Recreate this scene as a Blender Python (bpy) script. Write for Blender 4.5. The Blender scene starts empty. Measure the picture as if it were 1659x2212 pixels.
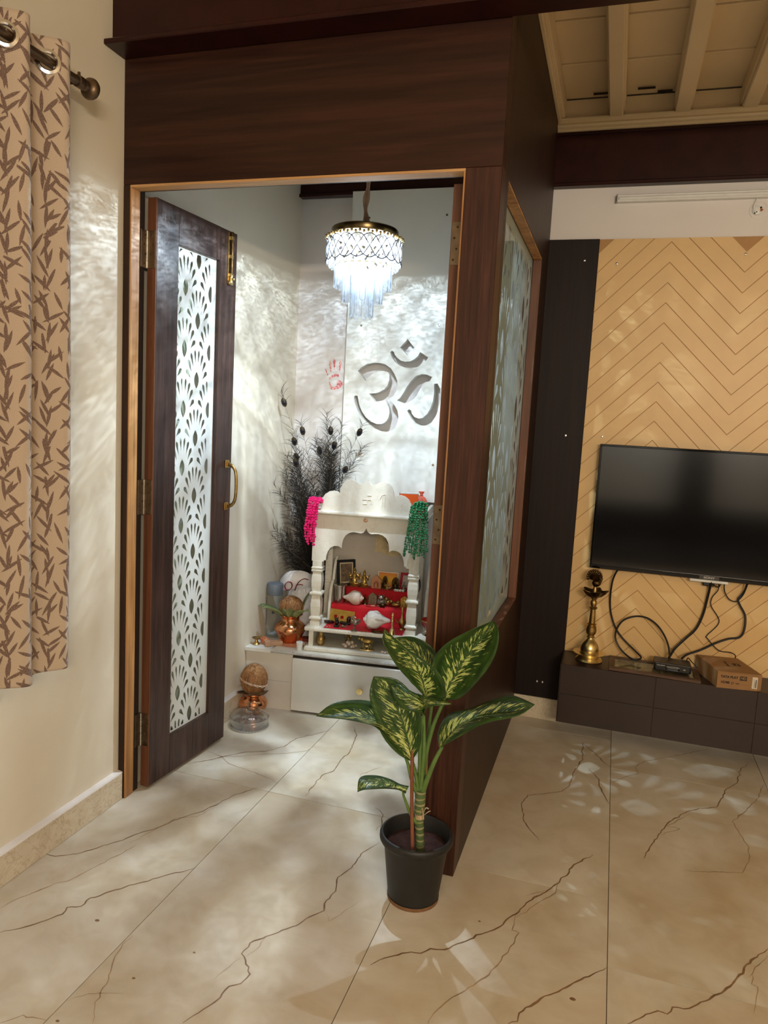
import bpy, bmesh, math, random
from mathutils import Vector, Matrix, noise
random.seed(7)
PI = math.pi
SC = bpy.context.scene
COL = SC.collection

# ---------------------------------------------------------------- camera
cam = bpy.data.objects.new('camera', bpy.data.cameras.new('camera'))
COL.objects.link(cam)
_r = Vector((0.9523461904858993, 0.3002829045049591, 0.05354354049799861))
_u = Vector((-0.08756098457303158, 0.10098903884905086, 0.9910268856155954))
_f = Vector((-0.2921811209636867, 0.948489004308648, -0.1224695931976299))
M = Matrix.Identity(4)
for i in range(3):
    M[i][0], M[i][1], M[i][2] = _r[i], _u[i], -_f[i]
M.translation = (0, 0, 1.4)
cam.matrix_world = M
cam.data.sensor_fit = 'VERTICAL'
cam.data.sensor_height = 36
cam.data.sensor_width = 27
cam.data.lens = 1584.303 / 2212 * 36
cam.data.clip_start = 0.05
SC.camera = cam
# ---------------------------------------------------------------- exposure, world
SC.view_settings.view_transform = 'Standard'
SC.view_settings.look = 'None'
SC.view_settings.exposure = -0.18
SC.view_settings.gamma = 1.0
SC.view_settings.use_curve_mapping = False
W = bpy.data.worlds.new('night'); SC.world = W
W.use_nodes = True
W.node_tree.nodes['Background'].inputs[0].default_value = (1.0, 0.8, 0.6, 1)
W.node_tree.nodes['Background'].inputs[1].default_value = 0.05
# ---------------------------------------------------------------- lamps out of the frame: warm hall lamps, plus fills added for brightness
def area(name, loc, tgt, sx, sy, power, color):
    d = bpy.data.lights.new(name, 'AREA'); d.shape = 'RECTANGLE'; d.size = sx; d.size_y = sy
    d.energy = power; d.color = color
    o = bpy.data.objects.new(name, d); COL.objects.link(o); o.location = loc
    o.rotation_euler = (Vector(tgt) - Vector(loc)).to_track_quat('-Z', 'Y').to_euler()
    return o
area('hall_wall_tube', (1.25, -2.2, 1.95), (0.5, 3.0, 1.95), 1.2, 0.10, 44, (1.0, 0.84, 0.65))
area('hall_ceiling_fill', (1.25, -1.6, 1.99), (0.9, 2.4, 2.95), 1.2, 0.10, 56, (1.0, 0.84, 0.65))  # second area light added to brighten the ceiling
area('rear_ceiling_lamp', (-0.2, -1.4, 2.70), (-0.2, -0.6, 0.0), 0.6, 0.6, 2, (1.0, 0.84, 0.65))
area('rear_wall_fill', (0.9, -2.2, 2.60), (0.9, -3.05, 1.1), 1.6, 0.1, 90, (0.80, 0.90, 1.0))  # added unseen lamp, brightens the rear wall for the television's reflection
SC.cycles.transparent_max_bounces = 24

# ---------------------------------------------------------------- mesh building
class MB:
    def __init__(s): s.v = []; s.f = []; s.uv = []
    def add(s, vs, fs, uvs=None):
        n = len(s.v); s.v += [tuple(v) for v in vs]; s.f += [tuple(i + n for i in f) for f in fs]
        s.uv += list(uvs) if uvs else [(0, 0)] * len(vs)
        return s
    def box(s, x0, x1, y0, y1, z0, z1):
        return s.add([(x0,y0,z0),(x1,y0,z0),(x1,y1,z0),(x0,y1,z0),(x0,y0,z1),(x1,y0,z1),(x1,y1,z1),(x0,y1,z1)],
                     [(0,3,2,1),(4,5,6,7),(0,1,5,4),(1,2,6,5),(2,3,7,6),(3,0,4,7)])
    def rbox(s, x0, x1, y0, y1, z0, z1, b=0.003, seg=1):
        bm = bmesh.new(); bmesh.ops.create_cube(bm, size=1)
        for v in bm.verts:
            v.co = ((x0+x1)/2 + v.co.x*(x1-x0), (y0+y1)/2 + v.co.y*(y1-y0), (z0+z1)/2 + v.co.z*(z1-z0))
        bmesh.ops.bevel(bm, geom=bm.edges[:], offset=b, segments=seg, affect='EDGES', profile=0.5)
        bm.verts.index_update()
        s.add([v.co[:] for v in bm.verts], [[v.index for v in f.verts] for f in bm.faces]); bm.free(); return s
    def lathe(s, prof, n=24, c=(0,0,0), M=None, sx=1, sy=1, cap=True, sq=False):
        vs = []; fs = []
        for r, z in prof:
            for k in range(n):
                a = 2*PI*(k + (0.5 if sq else 0))/n
                p = Vector((r*math.cos(a)*sx, r*math.sin(a)*sy, z))
                if M: p = M @ p
                vs.append(p + Vector(c))
        for i in range(len(prof)-1):
            for k in range(n):
                k2 = (k+1) % n
                fs.append((i*n+k, i*n+k2, (i+1)*n+k2, (i+1)*n+k))
        if cap:
            if prof[0][0] > 1e-5: fs.append(tuple(range(n-1, -1, -1)))
            if prof[-1][0] > 1e-5: fs.append(tuple((len(prof)-1)*n + k for k in range(n)))
        return s.add(vs, fs)
    def ball(s, c, r, nu=16, nv=10, sc=(1,1,1), M=None):
        pr = [(r*math.sin(PI*i/nv), -r*math.cos(PI*i/nv)) for i in range(nv+1)]
        Ms = Matrix.Diagonal((*sc, 1)); 
        if M: Ms = M @ Ms
        return s.lathe(pr, nu, c, Ms, cap=False)
    def tube(s, pts, r, n=8, cap=True, flat=None):
        pts = [Vector(p) for p in pts]; N = len(pts)
        rr = r if isinstance(r, (list, tuple)) else [r]*N
        t0 = (pts[1]-pts[0]).normalized()
        ref = Vector((0,0,1)) if abs(t0.z) < .9 else Vector((1,0,0))
        nx = t0.cross(ref).normalized(); vs = []; fs = []
        for i in range(N):
            t = (pts[min(i+1,N-1)] - pts[max(i-1,0)])
            if t.length < 1e-9: t = t0.copy()
            t.normalize()
            nx = (nx - t*nx.dot(t)).normalized(); ny = t.cross(nx)
            for k in range(n):
                a = 2*PI*k/n
                vs.append(pts[i] + nx*(rr[i]*math.cos(a)) + ny*(rr[i]*math.sin(a)*(flat or 1)))
        for i in range(N-1):
            for k in range(n):
                k2 = (k+1) % n; fs.append((i*n+k, i*n+k2, (i+1)*n+k2, (i+1)*n+k))
        if cap: fs += [tuple(range(n-1,-1,-1)), tuple((N-1)*n+k for k in range(n))]
        return s.add(vs, fs)
    def prism(s, poly, f, t):
        """poly: 2-D outline, f maps (a,b)->3-D, t: thickness vector"""
        a = [Vector(f(*p)) for p in poly]; n = len(a); t = Vector(t)
        return s.add(a + [p + t for p in a], [tuple(range(n)), tuple(range(2*n-1, n-1, -1))] +
                     [(i, i+n, (i+1) % n + n, (i+1) % n) for i in range(n)])
    def xf(s, M):
        s.v = [tuple(M @ Vector(v)) for v in s.v]; return s

def new_obj(name, me, parent=None):
    o = bpy.data.objects.new(name, me); COL.objects.link(o)
    if parent: o.parent = parent
    return o
def P(name, mb, m, parent=None, smooth=False, label=None, kind=None, off=None, ang=None):
    """one mesh object; off: vector taken off the vertices (parts modelled in world space under a root)"""
    me = bpy.data.meshes.new(name)
    vs = [tuple(Vector(v) - off) for v in mb.v] if off is not None else mb.v
    me.from_pydata(vs, [], mb.f)
    bm = bmesh.new(); bm.from_mesh(me); bmesh.ops.recalc_face_normals(bm, faces=bm.faces); bm.to_mesh(me); bm.free()
    if any(u != (0, 0) for u in mb.uv):
        l = me.uv_layers.new(name='UVMap')
        for lp in me.loops: l.data[lp.index].uv = mb.uv[lp.vertex_index]
    if smooth:
        for p in me.polygons: p.use_smooth = True
        try: me.set_sharp_from_angle(angle=math.radians(ang or 40))
        except Exception: pass
    me.materials.append(m)
    o = new_obj(name, me, parent)
    if label: o['label'] = label
    if kind: o['kind'] = kind
    return o
def tag(o, label, cat, group=None, kind=None):
    o['label'] = label; o['category'] = cat
    if group: o['group'] = group
    if kind: o['kind'] = kind
    return o
def T(name, label, cat, loc=(0,0,0), rz=0, group=None, kind=None):
    o = bpy.data.objects.new(name, None); COL.objects.link(o)
    o.location = loc; o.rotation_euler = (0, 0, rz); o.empty_display_size = .05
    return tag(o, label, cat, group, kind)
def holed(name, outer, holes, depth, m, parent=None, M=None, off=None):
    """flat sheet with cut-outs: filled 2-D curve; local x,y in plane, extruded +-depth/2, placed by matrix M"""
    cu = bpy.data.curves.new(name, 'CURVE'); cu.dimensions = '2D'; cu.fill_mode = 'BOTH'; cu.extrude = depth/2
    for poly in [outer] + list(holes):
        sp = cu.splines.new('POLY'); sp.points.add(len(poly)-1)
        for i, p in enumerate(poly): sp.points[i].co = (p[0], p[1], 0, 1)
        sp.use_cyclic_u = True
    tmp = bpy.data.objects.new('tmp', cu); COL.objects.link(tmp)
    me = bpy.data.meshes.new_from_object(tmp); bpy.data.objects.remove(tmp)
    if M: me.transform(M)
    if off is not None: me.transform(Matrix.Translation(-Vector(off)))
    me.materials.clear(); me.materials.append(m)
    return new_obj(name, me, parent)
def film(name, x0, x1, z0, z1, petals, m, parent, M, off=None):
    """thin printed film with the petals left open: constrained triangulation of the rectangle, petal triangles dropped"""
    from mathutils.geometry import delaunay_2d_cdt
    vs = [Vector((x0, z0)), Vector((x1, z0)), Vector((x1, z1)), Vector((x0, z1))]; fs = [[0, 1, 2, 3]]
    for p in petals:
        if sum(p[i-1][0]*p[i][1]-p[i][0]*p[i-1][1] for i in range(len(p))) < 0: p = p[::-1]
        n = len(vs); vs += [Vector((a, b)) for a, b in p]; fs.append(list(range(n, len(vs))))
    ov, oe, of, _, _, oof = delaunay_2d_cdt(vs, [], fs, 1, 1e-6)
    me = bpy.data.meshes.new(name); keep = [list(f) for f, o in zip(of, oof) if all(i == 0 for i in o)]
    me.from_pydata([tuple(M @ Vector((v.x, v.y, 0)) - (Vector(off) if off is not None else Vector())) for v in ov], [], keep)
    bm = bmesh.new(); bm.from_mesh(me); loose = [v for v in bm.verts if not v.link_faces]; bmesh.ops.delete(bm, geom=loose, context='VERTS'); bm.to_mesh(me); bm.free()
    me.materials.append(m); return new_obj(name, me, parent)
def text(name, body, size, m, parent, M, extrude=0.0002, label=None, sx=1, bold=0):
    cu = bpy.data.curves.new(name, 'FONT'); cu.body = body; cu.size = size; cu.extrude = extrude; cu.offset = bold
    cu.align_x = 'CENTER'; cu.align_y = 'CENTER'
    tmp = bpy.data.objects.new('tmp', cu); COL.objects.link(tmp)
    me = bpy.data.meshes.new_from_object(tmp); bpy.data.objects.remove(tmp)
    me.transform(M @ Matrix.Diagonal((sx, 1, 1, 1))); me.materials.clear(); me.materials.append(m)
    o = new_obj(name, me, parent)
    if label: o['label'] = label
    return o
def dup(o, parent=None):
    c = o.copy(); COL.objects.link(c); c.parent = parent if parent else o.parent
    return c
def catmull(pts, n=6):
    pts = [Vector(p) for p in pts]; out = []
    for i in range(len(pts)-1):
        p0 = pts[max(i-1,0)]; p1 = pts[i]; p2 = pts[i+1]; p3 = pts[min(i+2,len(pts)-1)]
        for k in range(n):
            t = k/n
            out.append(0.5*((2*p1) + (p2-p0)*t + (2*p0-5*p1+4*p2-p3)*t*t + (3*p1-p0-3*p2+p3)*t**3))
    out.append(pts[-1]); return out
def resample(pts, n):
    pts = catmull(pts, 8); L = [0]
    for a, b in zip(pts, pts[1:]): L.append(L[-1] + (b-a).length)
    out = []; j = 0
    for i in range(n):
        t = L[-1]*i/(n-1)
        while j < len(L)-2 and L[j+1] < t: j += 1
        k = (t-L[j])/max(L[j+1]-L[j], 1e-9); out.append(pts[j].lerp(pts[j+1], min(1, k)))
    return out

# ---------------------------------------------------------------- materials
def lin(c):
    if len(c) == 3 and max(c) > 1.001: c = [x/255 for x in c]
    return tuple((x/12.92 if x <= .04045 else ((x+.055)/1.055)**2.4) for x in c) + (1,)
class NT:
    def __init__(s, name):
        s.m = bpy.data.materials.new(name); s.m.use_nodes = True; s.t = s.m.node_tree; s.b = s.t.nodes['Principled BSDF']
        s.out = s.t.nodes['Material Output']
    def n(s, typ, ins=None, **kw):
        x = s.t.nodes.new(typ)
        for k, v in kw.items(): setattr(x, k, v)
        for k, v in (ins or {}).items():
            if isinstance(v, tuple) and len(v) == 2 and hasattr(v[0], 'outputs'): s.t.links.new(v[0].outputs[v[1]], x.inputs[k])
            elif hasattr(v, 'outputs'): s.t.links.new(v.outputs[0], x.inputs[k])
            else: x.inputs[k].default_value = v
        return x
    def link(s, a, ao, b, bi): s.t.links.new(a.outputs[ao], b.inputs[bi])
    def ramp(s, fac, stops):
        r = s.n('ShaderNodeValToRGB', {0: fac}); e = r.color_ramp.elements
        while len(e) < len(stops): e.new(0.5)
        for el, (p, c) in zip(e, stops): el.position = p; el.color = c
        return r
    def math(s, op, a, b=None, c=None, clamp=False):
        x = s.n('ShaderNodeMath', operation=op, use_clamp=clamp)
        for i, v in enumerate((a, b, c)):
            if v is None: continue
            if isinstance(v, (int, float)): x.inputs[i].default_value = v
            elif isinstance(v, tuple): s.t.links.new(v[0].outputs[v[1]], x.inputs[i])
            else: s.t.links.new(v.outputs[0], x.inputs[i])
        return x
    def bump(s, h, strength=.3, dist=.002):
        b = s.n('ShaderNodeBump', {'Strength': strength, 'Distance': dist, 'Height': h}); s.link(b, 0, s.b, 'Normal')
def setp(b, color=None, rough=.5, metal=0, **kw):
    if color is not None: b.inputs['Base Color'].default_value = lin(color)
    b.inputs['Roughness'].default_value = rough; b.inputs['Metallic'].default_value = metal
    for k, v in kw.items(): b.inputs[k.replace('_', ' ')].default_value = v
_mc = {}
def mat(name, color, rough=.5, metal=0, var=.12, scale=30, bump=0, **kw):
    if name in _mc: return _mc[name]
    s = NT(name); setp(s.b, color, rough, metal, **kw)
    tc = s.n('ShaderNodeTexCoord')
    nz = s.n('ShaderNodeTexNoise', {'Vector': (tc, 'Object'), 'Scale': scale, 'Detail': 4.0})
    c = lin(color)
    a = tuple(min(1, x*(1+var)) for x in c[:3]) + (1,); d = tuple(x*(1-var) for x in c[:3]) + (1,)
    r = s.ramp(nz, [(.3, d), (.7, a)]); s.link(r, 0, s.b, 'Base Color')
    if bump: s.bump(nz, bump, .002)
    _mc[name] = s.m; return s.m
def wood(name, dark, mid, light, axis='z', rough=.4, scale=1.0, spec=.5, grain=.3):
    s = NT(name); setp(s.b, mid, rough); s.b.inputs['Specular IOR Level'].default_value = spec
    tc = s.n('ShaderNodeTexCoord')
    sc = {'x': (.6, 14, 14), 'y': (14, .6, 14), 'z': (14, 14, .6)}[axis]
    mp = s.n('ShaderNodeMapping', {'Vector': (tc, 'Object'), 'Scale': tuple(v*scale for v in sc)})
    n1 = s.n('ShaderNodeTexNoise', {'Vector': mp, 'Scale': 1.0, 'Detail': 6.0, 'Roughness': .6, 'Distortion': 1.2})
    mp2 = s.n('ShaderNodeMapping', {'Vector': (tc, 'Object'), 'Scale': tuple(v*scale*7 for v in sc)})
    n2 = s.n('ShaderNodeTexNoise', {'Vector': mp2, 'Scale': 1.0, 'Detail': 3.0})
    r1 = s.ramp(n1, [(.32, lin(dark)), (.52, lin(mid)), (.72, lin(light))])
    r2 = s.ramp(n2, [(.3, (1-grain,)*3+(1,)), (.7, (1+grain*.4,)*3+(1,))])
    mx = s.n('ShaderNodeMix', {0: 1.0, 6: r1, 7: r2}, data_type='RGBA', blend_type='MULTIPLY')
    s.link(mx, 2, s.b, 'Base Color'); s.bump(n2, .06, .001)
    return s.m

# ---- surveyed shapes (metres): floor veins, OM cut-out, hand print, leaves, stalks, cables, feather eyes
VEINS=[(0.8, [(-1.599, 1.721), (-1.585, 1.753), (-1.55, 1.754), (-1.5, 1.788), (-1.46, 1.846), (-1.417, 1.906), (-1.394, 1.959), (-1.349, 2.023), (-1.32, 2.091), (-1.283, 2.148), (-1.255, 2.21), (-1.23, 2.301), (-1.175, 2.387)]), (0.5, [(-1.389, 1.903), (-1.361, 1.988), (-1.335, 2.085), (-1.274, 2.119), (-1.254, 2.194)]), (0.6, [(-1.517, 1.503), (-1.504, 1.556), (-1.467, 1.622), (-1.421, 1.693), (-1.407, 1.748), (-1.381, 1.824), (-1.361, 1.901)]), (1.0, [(-1.442, 1.428), (-1.405, 1.461), (-1.367, 1.511), (-1.343, 1.546), (-1.352, 1.574), (-1.32, 1.592), (-1.32, 1.63), (-1.277, 1.687), (-1.226, 1.748), (-1.173, 1.813), (-1.121, 1.865)]), (0.8, [(-1.526, 2.442), (-1.459, 2.504), (-1.424, 2.554), (-1.358, 2.629), (-1.284, 2.674), (-1.233, 2.745), (-1.221, 2.838), (-1.113, 2.98)]), (0.6, [(-1.424, 2.554), (-1.311, 2.622), (-1.205, 2.686), (-1.134, 2.741), (-1.116, 2.797)]), (0.7, [(-1.511, 2.573), (-1.424, 2.554), (-1.368, 2.511), (-1.299, 2.499), (-1.206, 2.477), (-1.116, 2.445)]), (0.8, [(-0.984, 2.397), (-0.987, 2.491), (-0.99, 2.571), (-0.962, 2.625), (-0.966, 2.711), (-0.96, 2.806), (-0.987, 2.97), (-1.03, 3.059)]), (0.9, [(-0.635, 2.216), (-0.671, 2.13), (-0.674, 2.048), (-0.697, 1.988), (-0.679, 1.922), (-0.689, 1.873), (-0.678, 1.828), (-0.705, 1.79), (-0.726, 1.741), (-0.761, 1.697), (-0.784, 1.673), (-0.812, 1.634), (-0.814, 1.592), (-0.793, 1.573), (-0.76, 1.535), (-0.767, 1.499), (-0.789, 1.481), (-0.792, 1.442), (-0.81, 1.398), (-0.833, 1.346)]), (0.5, [(-0.784, 1.673), (-0.785, 1.621), (-0.799, 1.584)]), (0.4, [(-0.678, 1.828), (-0.649, 1.792), (-0.641, 1.805), (-0.594, 1.911)]), (0.7, [(-1.115, 1.547), (-1.119, 1.508), (-1.104, 1.452), (-1.074, 1.396), (-1.066, 1.352), (-1.049, 1.313), (-1.023, 1.273)]), (0.6, [(-1.215, 1.2), (-1.184, 1.236), (-1.124, 1.242)]), (0.4, [(-1.015, 1.371), (-1.066, 1.352), (-1.11, 1.323), (-1.12, 1.304)]), (0.4, [(-0.833, 1.49), (-0.82, 1.549), (-0.799, 1.584)]), (0.6, [(-0.79, 2.744), (-0.826, 2.685), (-0.85, 2.642), (-0.85, 2.601)]), (0.8, [(-0.719, 2.421), (-0.677, 2.387), (-0.663, 2.327), (-0.668, 2.278)]), (1.0, [(-0.487, 1.675), (-0.459, 1.713), (-0.4, 1.76), (-0.375, 1.765), (-0.355, 1.792), (-0.318, 1.802), (-0.27, 1.855), (-0.237, 1.898), (-0.197, 1.94), (-0.177, 1.986), (-0.154, 2.023), (-0.133, 2.083), (-0.09, 2.149), (-0.052, 2.214), (-0.02, 2.293), (-0.008, 2.34), (0.05, 2.424)]), (0.7, [(-0.154, 2.023), (-0.154, 1.973), (-0.157, 1.946), (-0.137, 1.943), (-0.154, 1.871), (-0.175, 1.796), (-0.198, 1.743), (-0.221, 1.704), (-0.245, 1.669), (-0.277, 1.621), (-0.295, 1.582), (-0.3, 1.546)]), (0.6, [(-0.052, 2.214), (-0.055, 2.163), (-0.099, 2.097), (-0.123, 2.053), (-0.152, 2.007)]), (0.5, [(-0.137, 2.117), (-0.104, 2.149), (-0.064, 2.184)]), (1.0, [(-0.121, 1.615), (-0.101, 1.63), (-0.101, 1.657), (-0.056, 1.722), (-0.007, 1.774), (0.038, 1.825), (0.099, 1.894)]), (1.0, [(0.148, 1.718), (0.193, 1.766), (0.222, 1.788), (0.244, 1.785), (0.257, 1.814), (0.297, 1.825), (0.339, 1.866), (0.372, 1.903), (0.412, 1.953), (0.453, 2.032), (0.484, 2.082), (0.529, 2.139)]), (0.6, [(0.459, 1.998), (0.492, 2.057), (0.523, 2.107)]), (0.5, [(0.479, 2.052), (0.461, 1.972), (0.474, 1.968), (0.449, 1.868)]), (0.8, [(-0.023, 3.333), (-0.016, 3.155), (-0.044, 3.024), (-0.055, 2.887), (-0.079, 2.825), (-0.148, 2.775), (-0.204, 2.741), (-0.218, 2.667), (-0.195, 2.542), (-0.163, 2.488), (-0.129, 2.438)]), (1.0, [(0.012, 3.071), (0.053, 2.998), (0.064, 2.917), (0.088, 2.827), (0.101, 2.79)]), (0.8, [(-0.028, 3.331), (0.027, 3.249), (0.069, 3.167), (0.104, 3.123)]), (0.7, [(0.105, 2.977), (0.156, 3.054), (0.214, 3.113), (0.201, 3.166), (0.237, 3.242), (0.383, 3.369), (0.537, 3.516)]), (0.9, [(0.211, 2.465), (0.233, 2.542), (0.265, 2.634), (0.313, 2.756), (0.379, 2.856), (0.426, 2.903), (0.493, 2.942), (0.526, 3.034), (0.544, 3.103), (0.601, 3.192), (0.637, 3.345), (0.68, 3.413)]), (0.6, [(0.265, 2.634), (0.343, 2.716), (0.302, 2.716), (0.386, 2.84)]), (0.7, [(0.705, 3.227), (0.652, 3.068), (0.591, 2.945), (0.536, 2.849), (0.548, 2.769), (0.566, 2.679), (0.55, 2.583), (0.517, 2.505), (0.457, 2.488), (0.389, 2.46), (0.329, 2.443)])]
OM=[[(-1.0052, 1.8023), (-0.9703, 1.7631), (-1.004, 1.7247), (-1.041, 1.7624)], [(-1.0909, 1.7363), (-1.0878, 1.7424), (-1.0798, 1.7446), (-1.0717, 1.7388), (-1.0667, 1.7268), (-1.053, 1.711), (-1.0352, 1.6994), (-1.0115, 1.694), (-0.9862, 1.6967), (-0.9657, 1.7073), (-0.9497, 1.7217), (-0.9392, 1.7419), (-0.8971, 1.717), (-0.9104, 1.6968), (-0.9262, 1.6815), (-0.9507, 1.6696), (-0.98, 1.6648), (-1.0098, 1.6659), (-1.0358, 1.6732), (-1.0625, 1.6906), (-1.0787, 1.7104), (-1.0877, 1.7263)], [(-1.2538, 1.6422), (-1.2349, 1.6613), (-1.2093, 1.6763), (-1.1747, 1.6843), (-1.1442, 1.6851), (-1.1135, 1.6791), (-1.0822, 1.6597), (-1.0613, 1.632), (-1.048, 1.604), (-1.0441, 1.5798), (-1.048, 1.5512), (-1.0597, 1.5303), (-1.076, 1.5133), (-1.0709, 1.4992), (-1.0524, 1.4796), (-1.0382, 1.4577), (-1.031, 1.4294), (-1.0327, 1.4005), (-1.0441, 1.3732), (-1.0648, 1.3556), (-1.0906, 1.3492), (-1.1213, 1.3504), (-1.1571, 1.363), (-1.1938, 1.3881), (-1.2219, 1.4158), (-1.2459, 1.448), (-1.2585, 1.4766), (-1.2667, 1.5053), (-1.2664, 1.517), (-1.2586, 1.5214), (-1.2487, 1.5185), (-1.2454, 1.5062), (-1.2385, 1.4774), (-1.2235, 1.4449), (-1.1997, 1.4148), (-1.1721, 1.3954), (-1.1407, 1.3846), (-1.1145, 1.386), (-1.0934, 1.3995), (-1.0814, 1.4186), (-1.0772, 1.4435), (-1.0821, 1.468), (-1.092, 1.4901), (-1.1037, 1.5048), (-1.1252, 1.4997), (-1.1546, 1.4935), (-1.1884, 1.5334), (-1.1578, 1.5362), (-1.1363, 1.5428), (-1.111, 1.5569), (-1.0947, 1.5759), (-1.0876, 1.6026), (-1.0877, 1.627), (-1.0962, 1.641), (-1.1203, 1.6463), (-1.1463, 1.6443), (-1.172, 1.6345), (-1.1928, 1.6154), (-1.2115, 1.5943)], [(-1.0432, 1.5057), (-1.0268, 1.5195), (-1.0111, 1.5445), (-0.9958, 1.5735), (-0.9763, 1.6025), (-0.9524, 1.6274), (-0.9235, 1.6376), (-0.8982, 1.6352), (-0.8717, 1.6253), (-0.8837, 1.6037), (-0.9024, 1.601), (-0.9163, 1.5885), (-0.9258, 1.5721), (-0.9332, 1.5556), (-0.9425, 1.5351), (-0.9582, 1.5142), (-0.9828, 1.4989), (-1.006, 1.4939)], [(-0.86, 1.5925), (-0.8436, 1.5959), (-0.8273, 1.5678), (-0.8234, 1.5399), (-0.8234, 1.5079), (-0.8294, 1.4715), (-0.8437, 1.4345), (-0.8628, 1.4052), (-0.8913, 1.3903), (-0.9166, 1.389), (-0.9471, 1.4009), (-0.9676, 1.4243), (-0.9833, 1.4501), (-0.9864, 1.4589), (-0.9786, 1.4654), (-0.9686, 1.4609), (-0.9625, 1.4449), (-0.9488, 1.4293), (-0.9271, 1.4222), (-0.9063, 1.4273), (-0.8864, 1.4466), (-0.8713, 1.4736), (-0.8608, 1.5063), (-0.8571, 1.5466)]]
HAND=[[(-1.4225, 1.5935), (-1.4208, 1.6062), (-1.4077, 1.6192), (-1.3897, 1.6249), (-1.3669, 1.6248), (-1.367, 1.6101), (-1.3845, 1.6137), (-1.4025, 1.6068), (-1.418, 1.5957)], [(-1.4207, 1.5851), (-1.4152, 1.5853), (-1.4074, 1.5666), (-1.3888, 1.5609), (-1.3768, 1.5677), (-1.3777, 1.5866), (-1.3677, 1.5962), (-1.3468, 1.5877), (-1.3438, 1.5731), (-1.3589, 1.5557), (-1.3835, 1.5464), (-1.4041, 1.5456), (-1.414, 1.56)], [(-1.4469, 1.6517), (-1.4405, 1.6527), (-1.4271, 1.6228), (-1.4281, 1.6144), (-1.4356, 1.6268)], [(-1.4251, 1.6776), (-1.4202, 1.6903), (-1.4116, 1.6821), (-1.4122, 1.6653), (-1.4085, 1.636), (-1.414, 1.6359)], [(-1.4031, 1.6949), (-1.3957, 1.7026), (-1.3884, 1.6932), (-1.3898, 1.6744), (-1.3907, 1.6458), (-1.3961, 1.6457)], [(-1.3697, 1.6833), (-1.3634, 1.6926), (-1.3553, 1.6858), (-1.3576, 1.6669), (-1.3637, 1.6353), (-1.3693, 1.6373)]]
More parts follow.
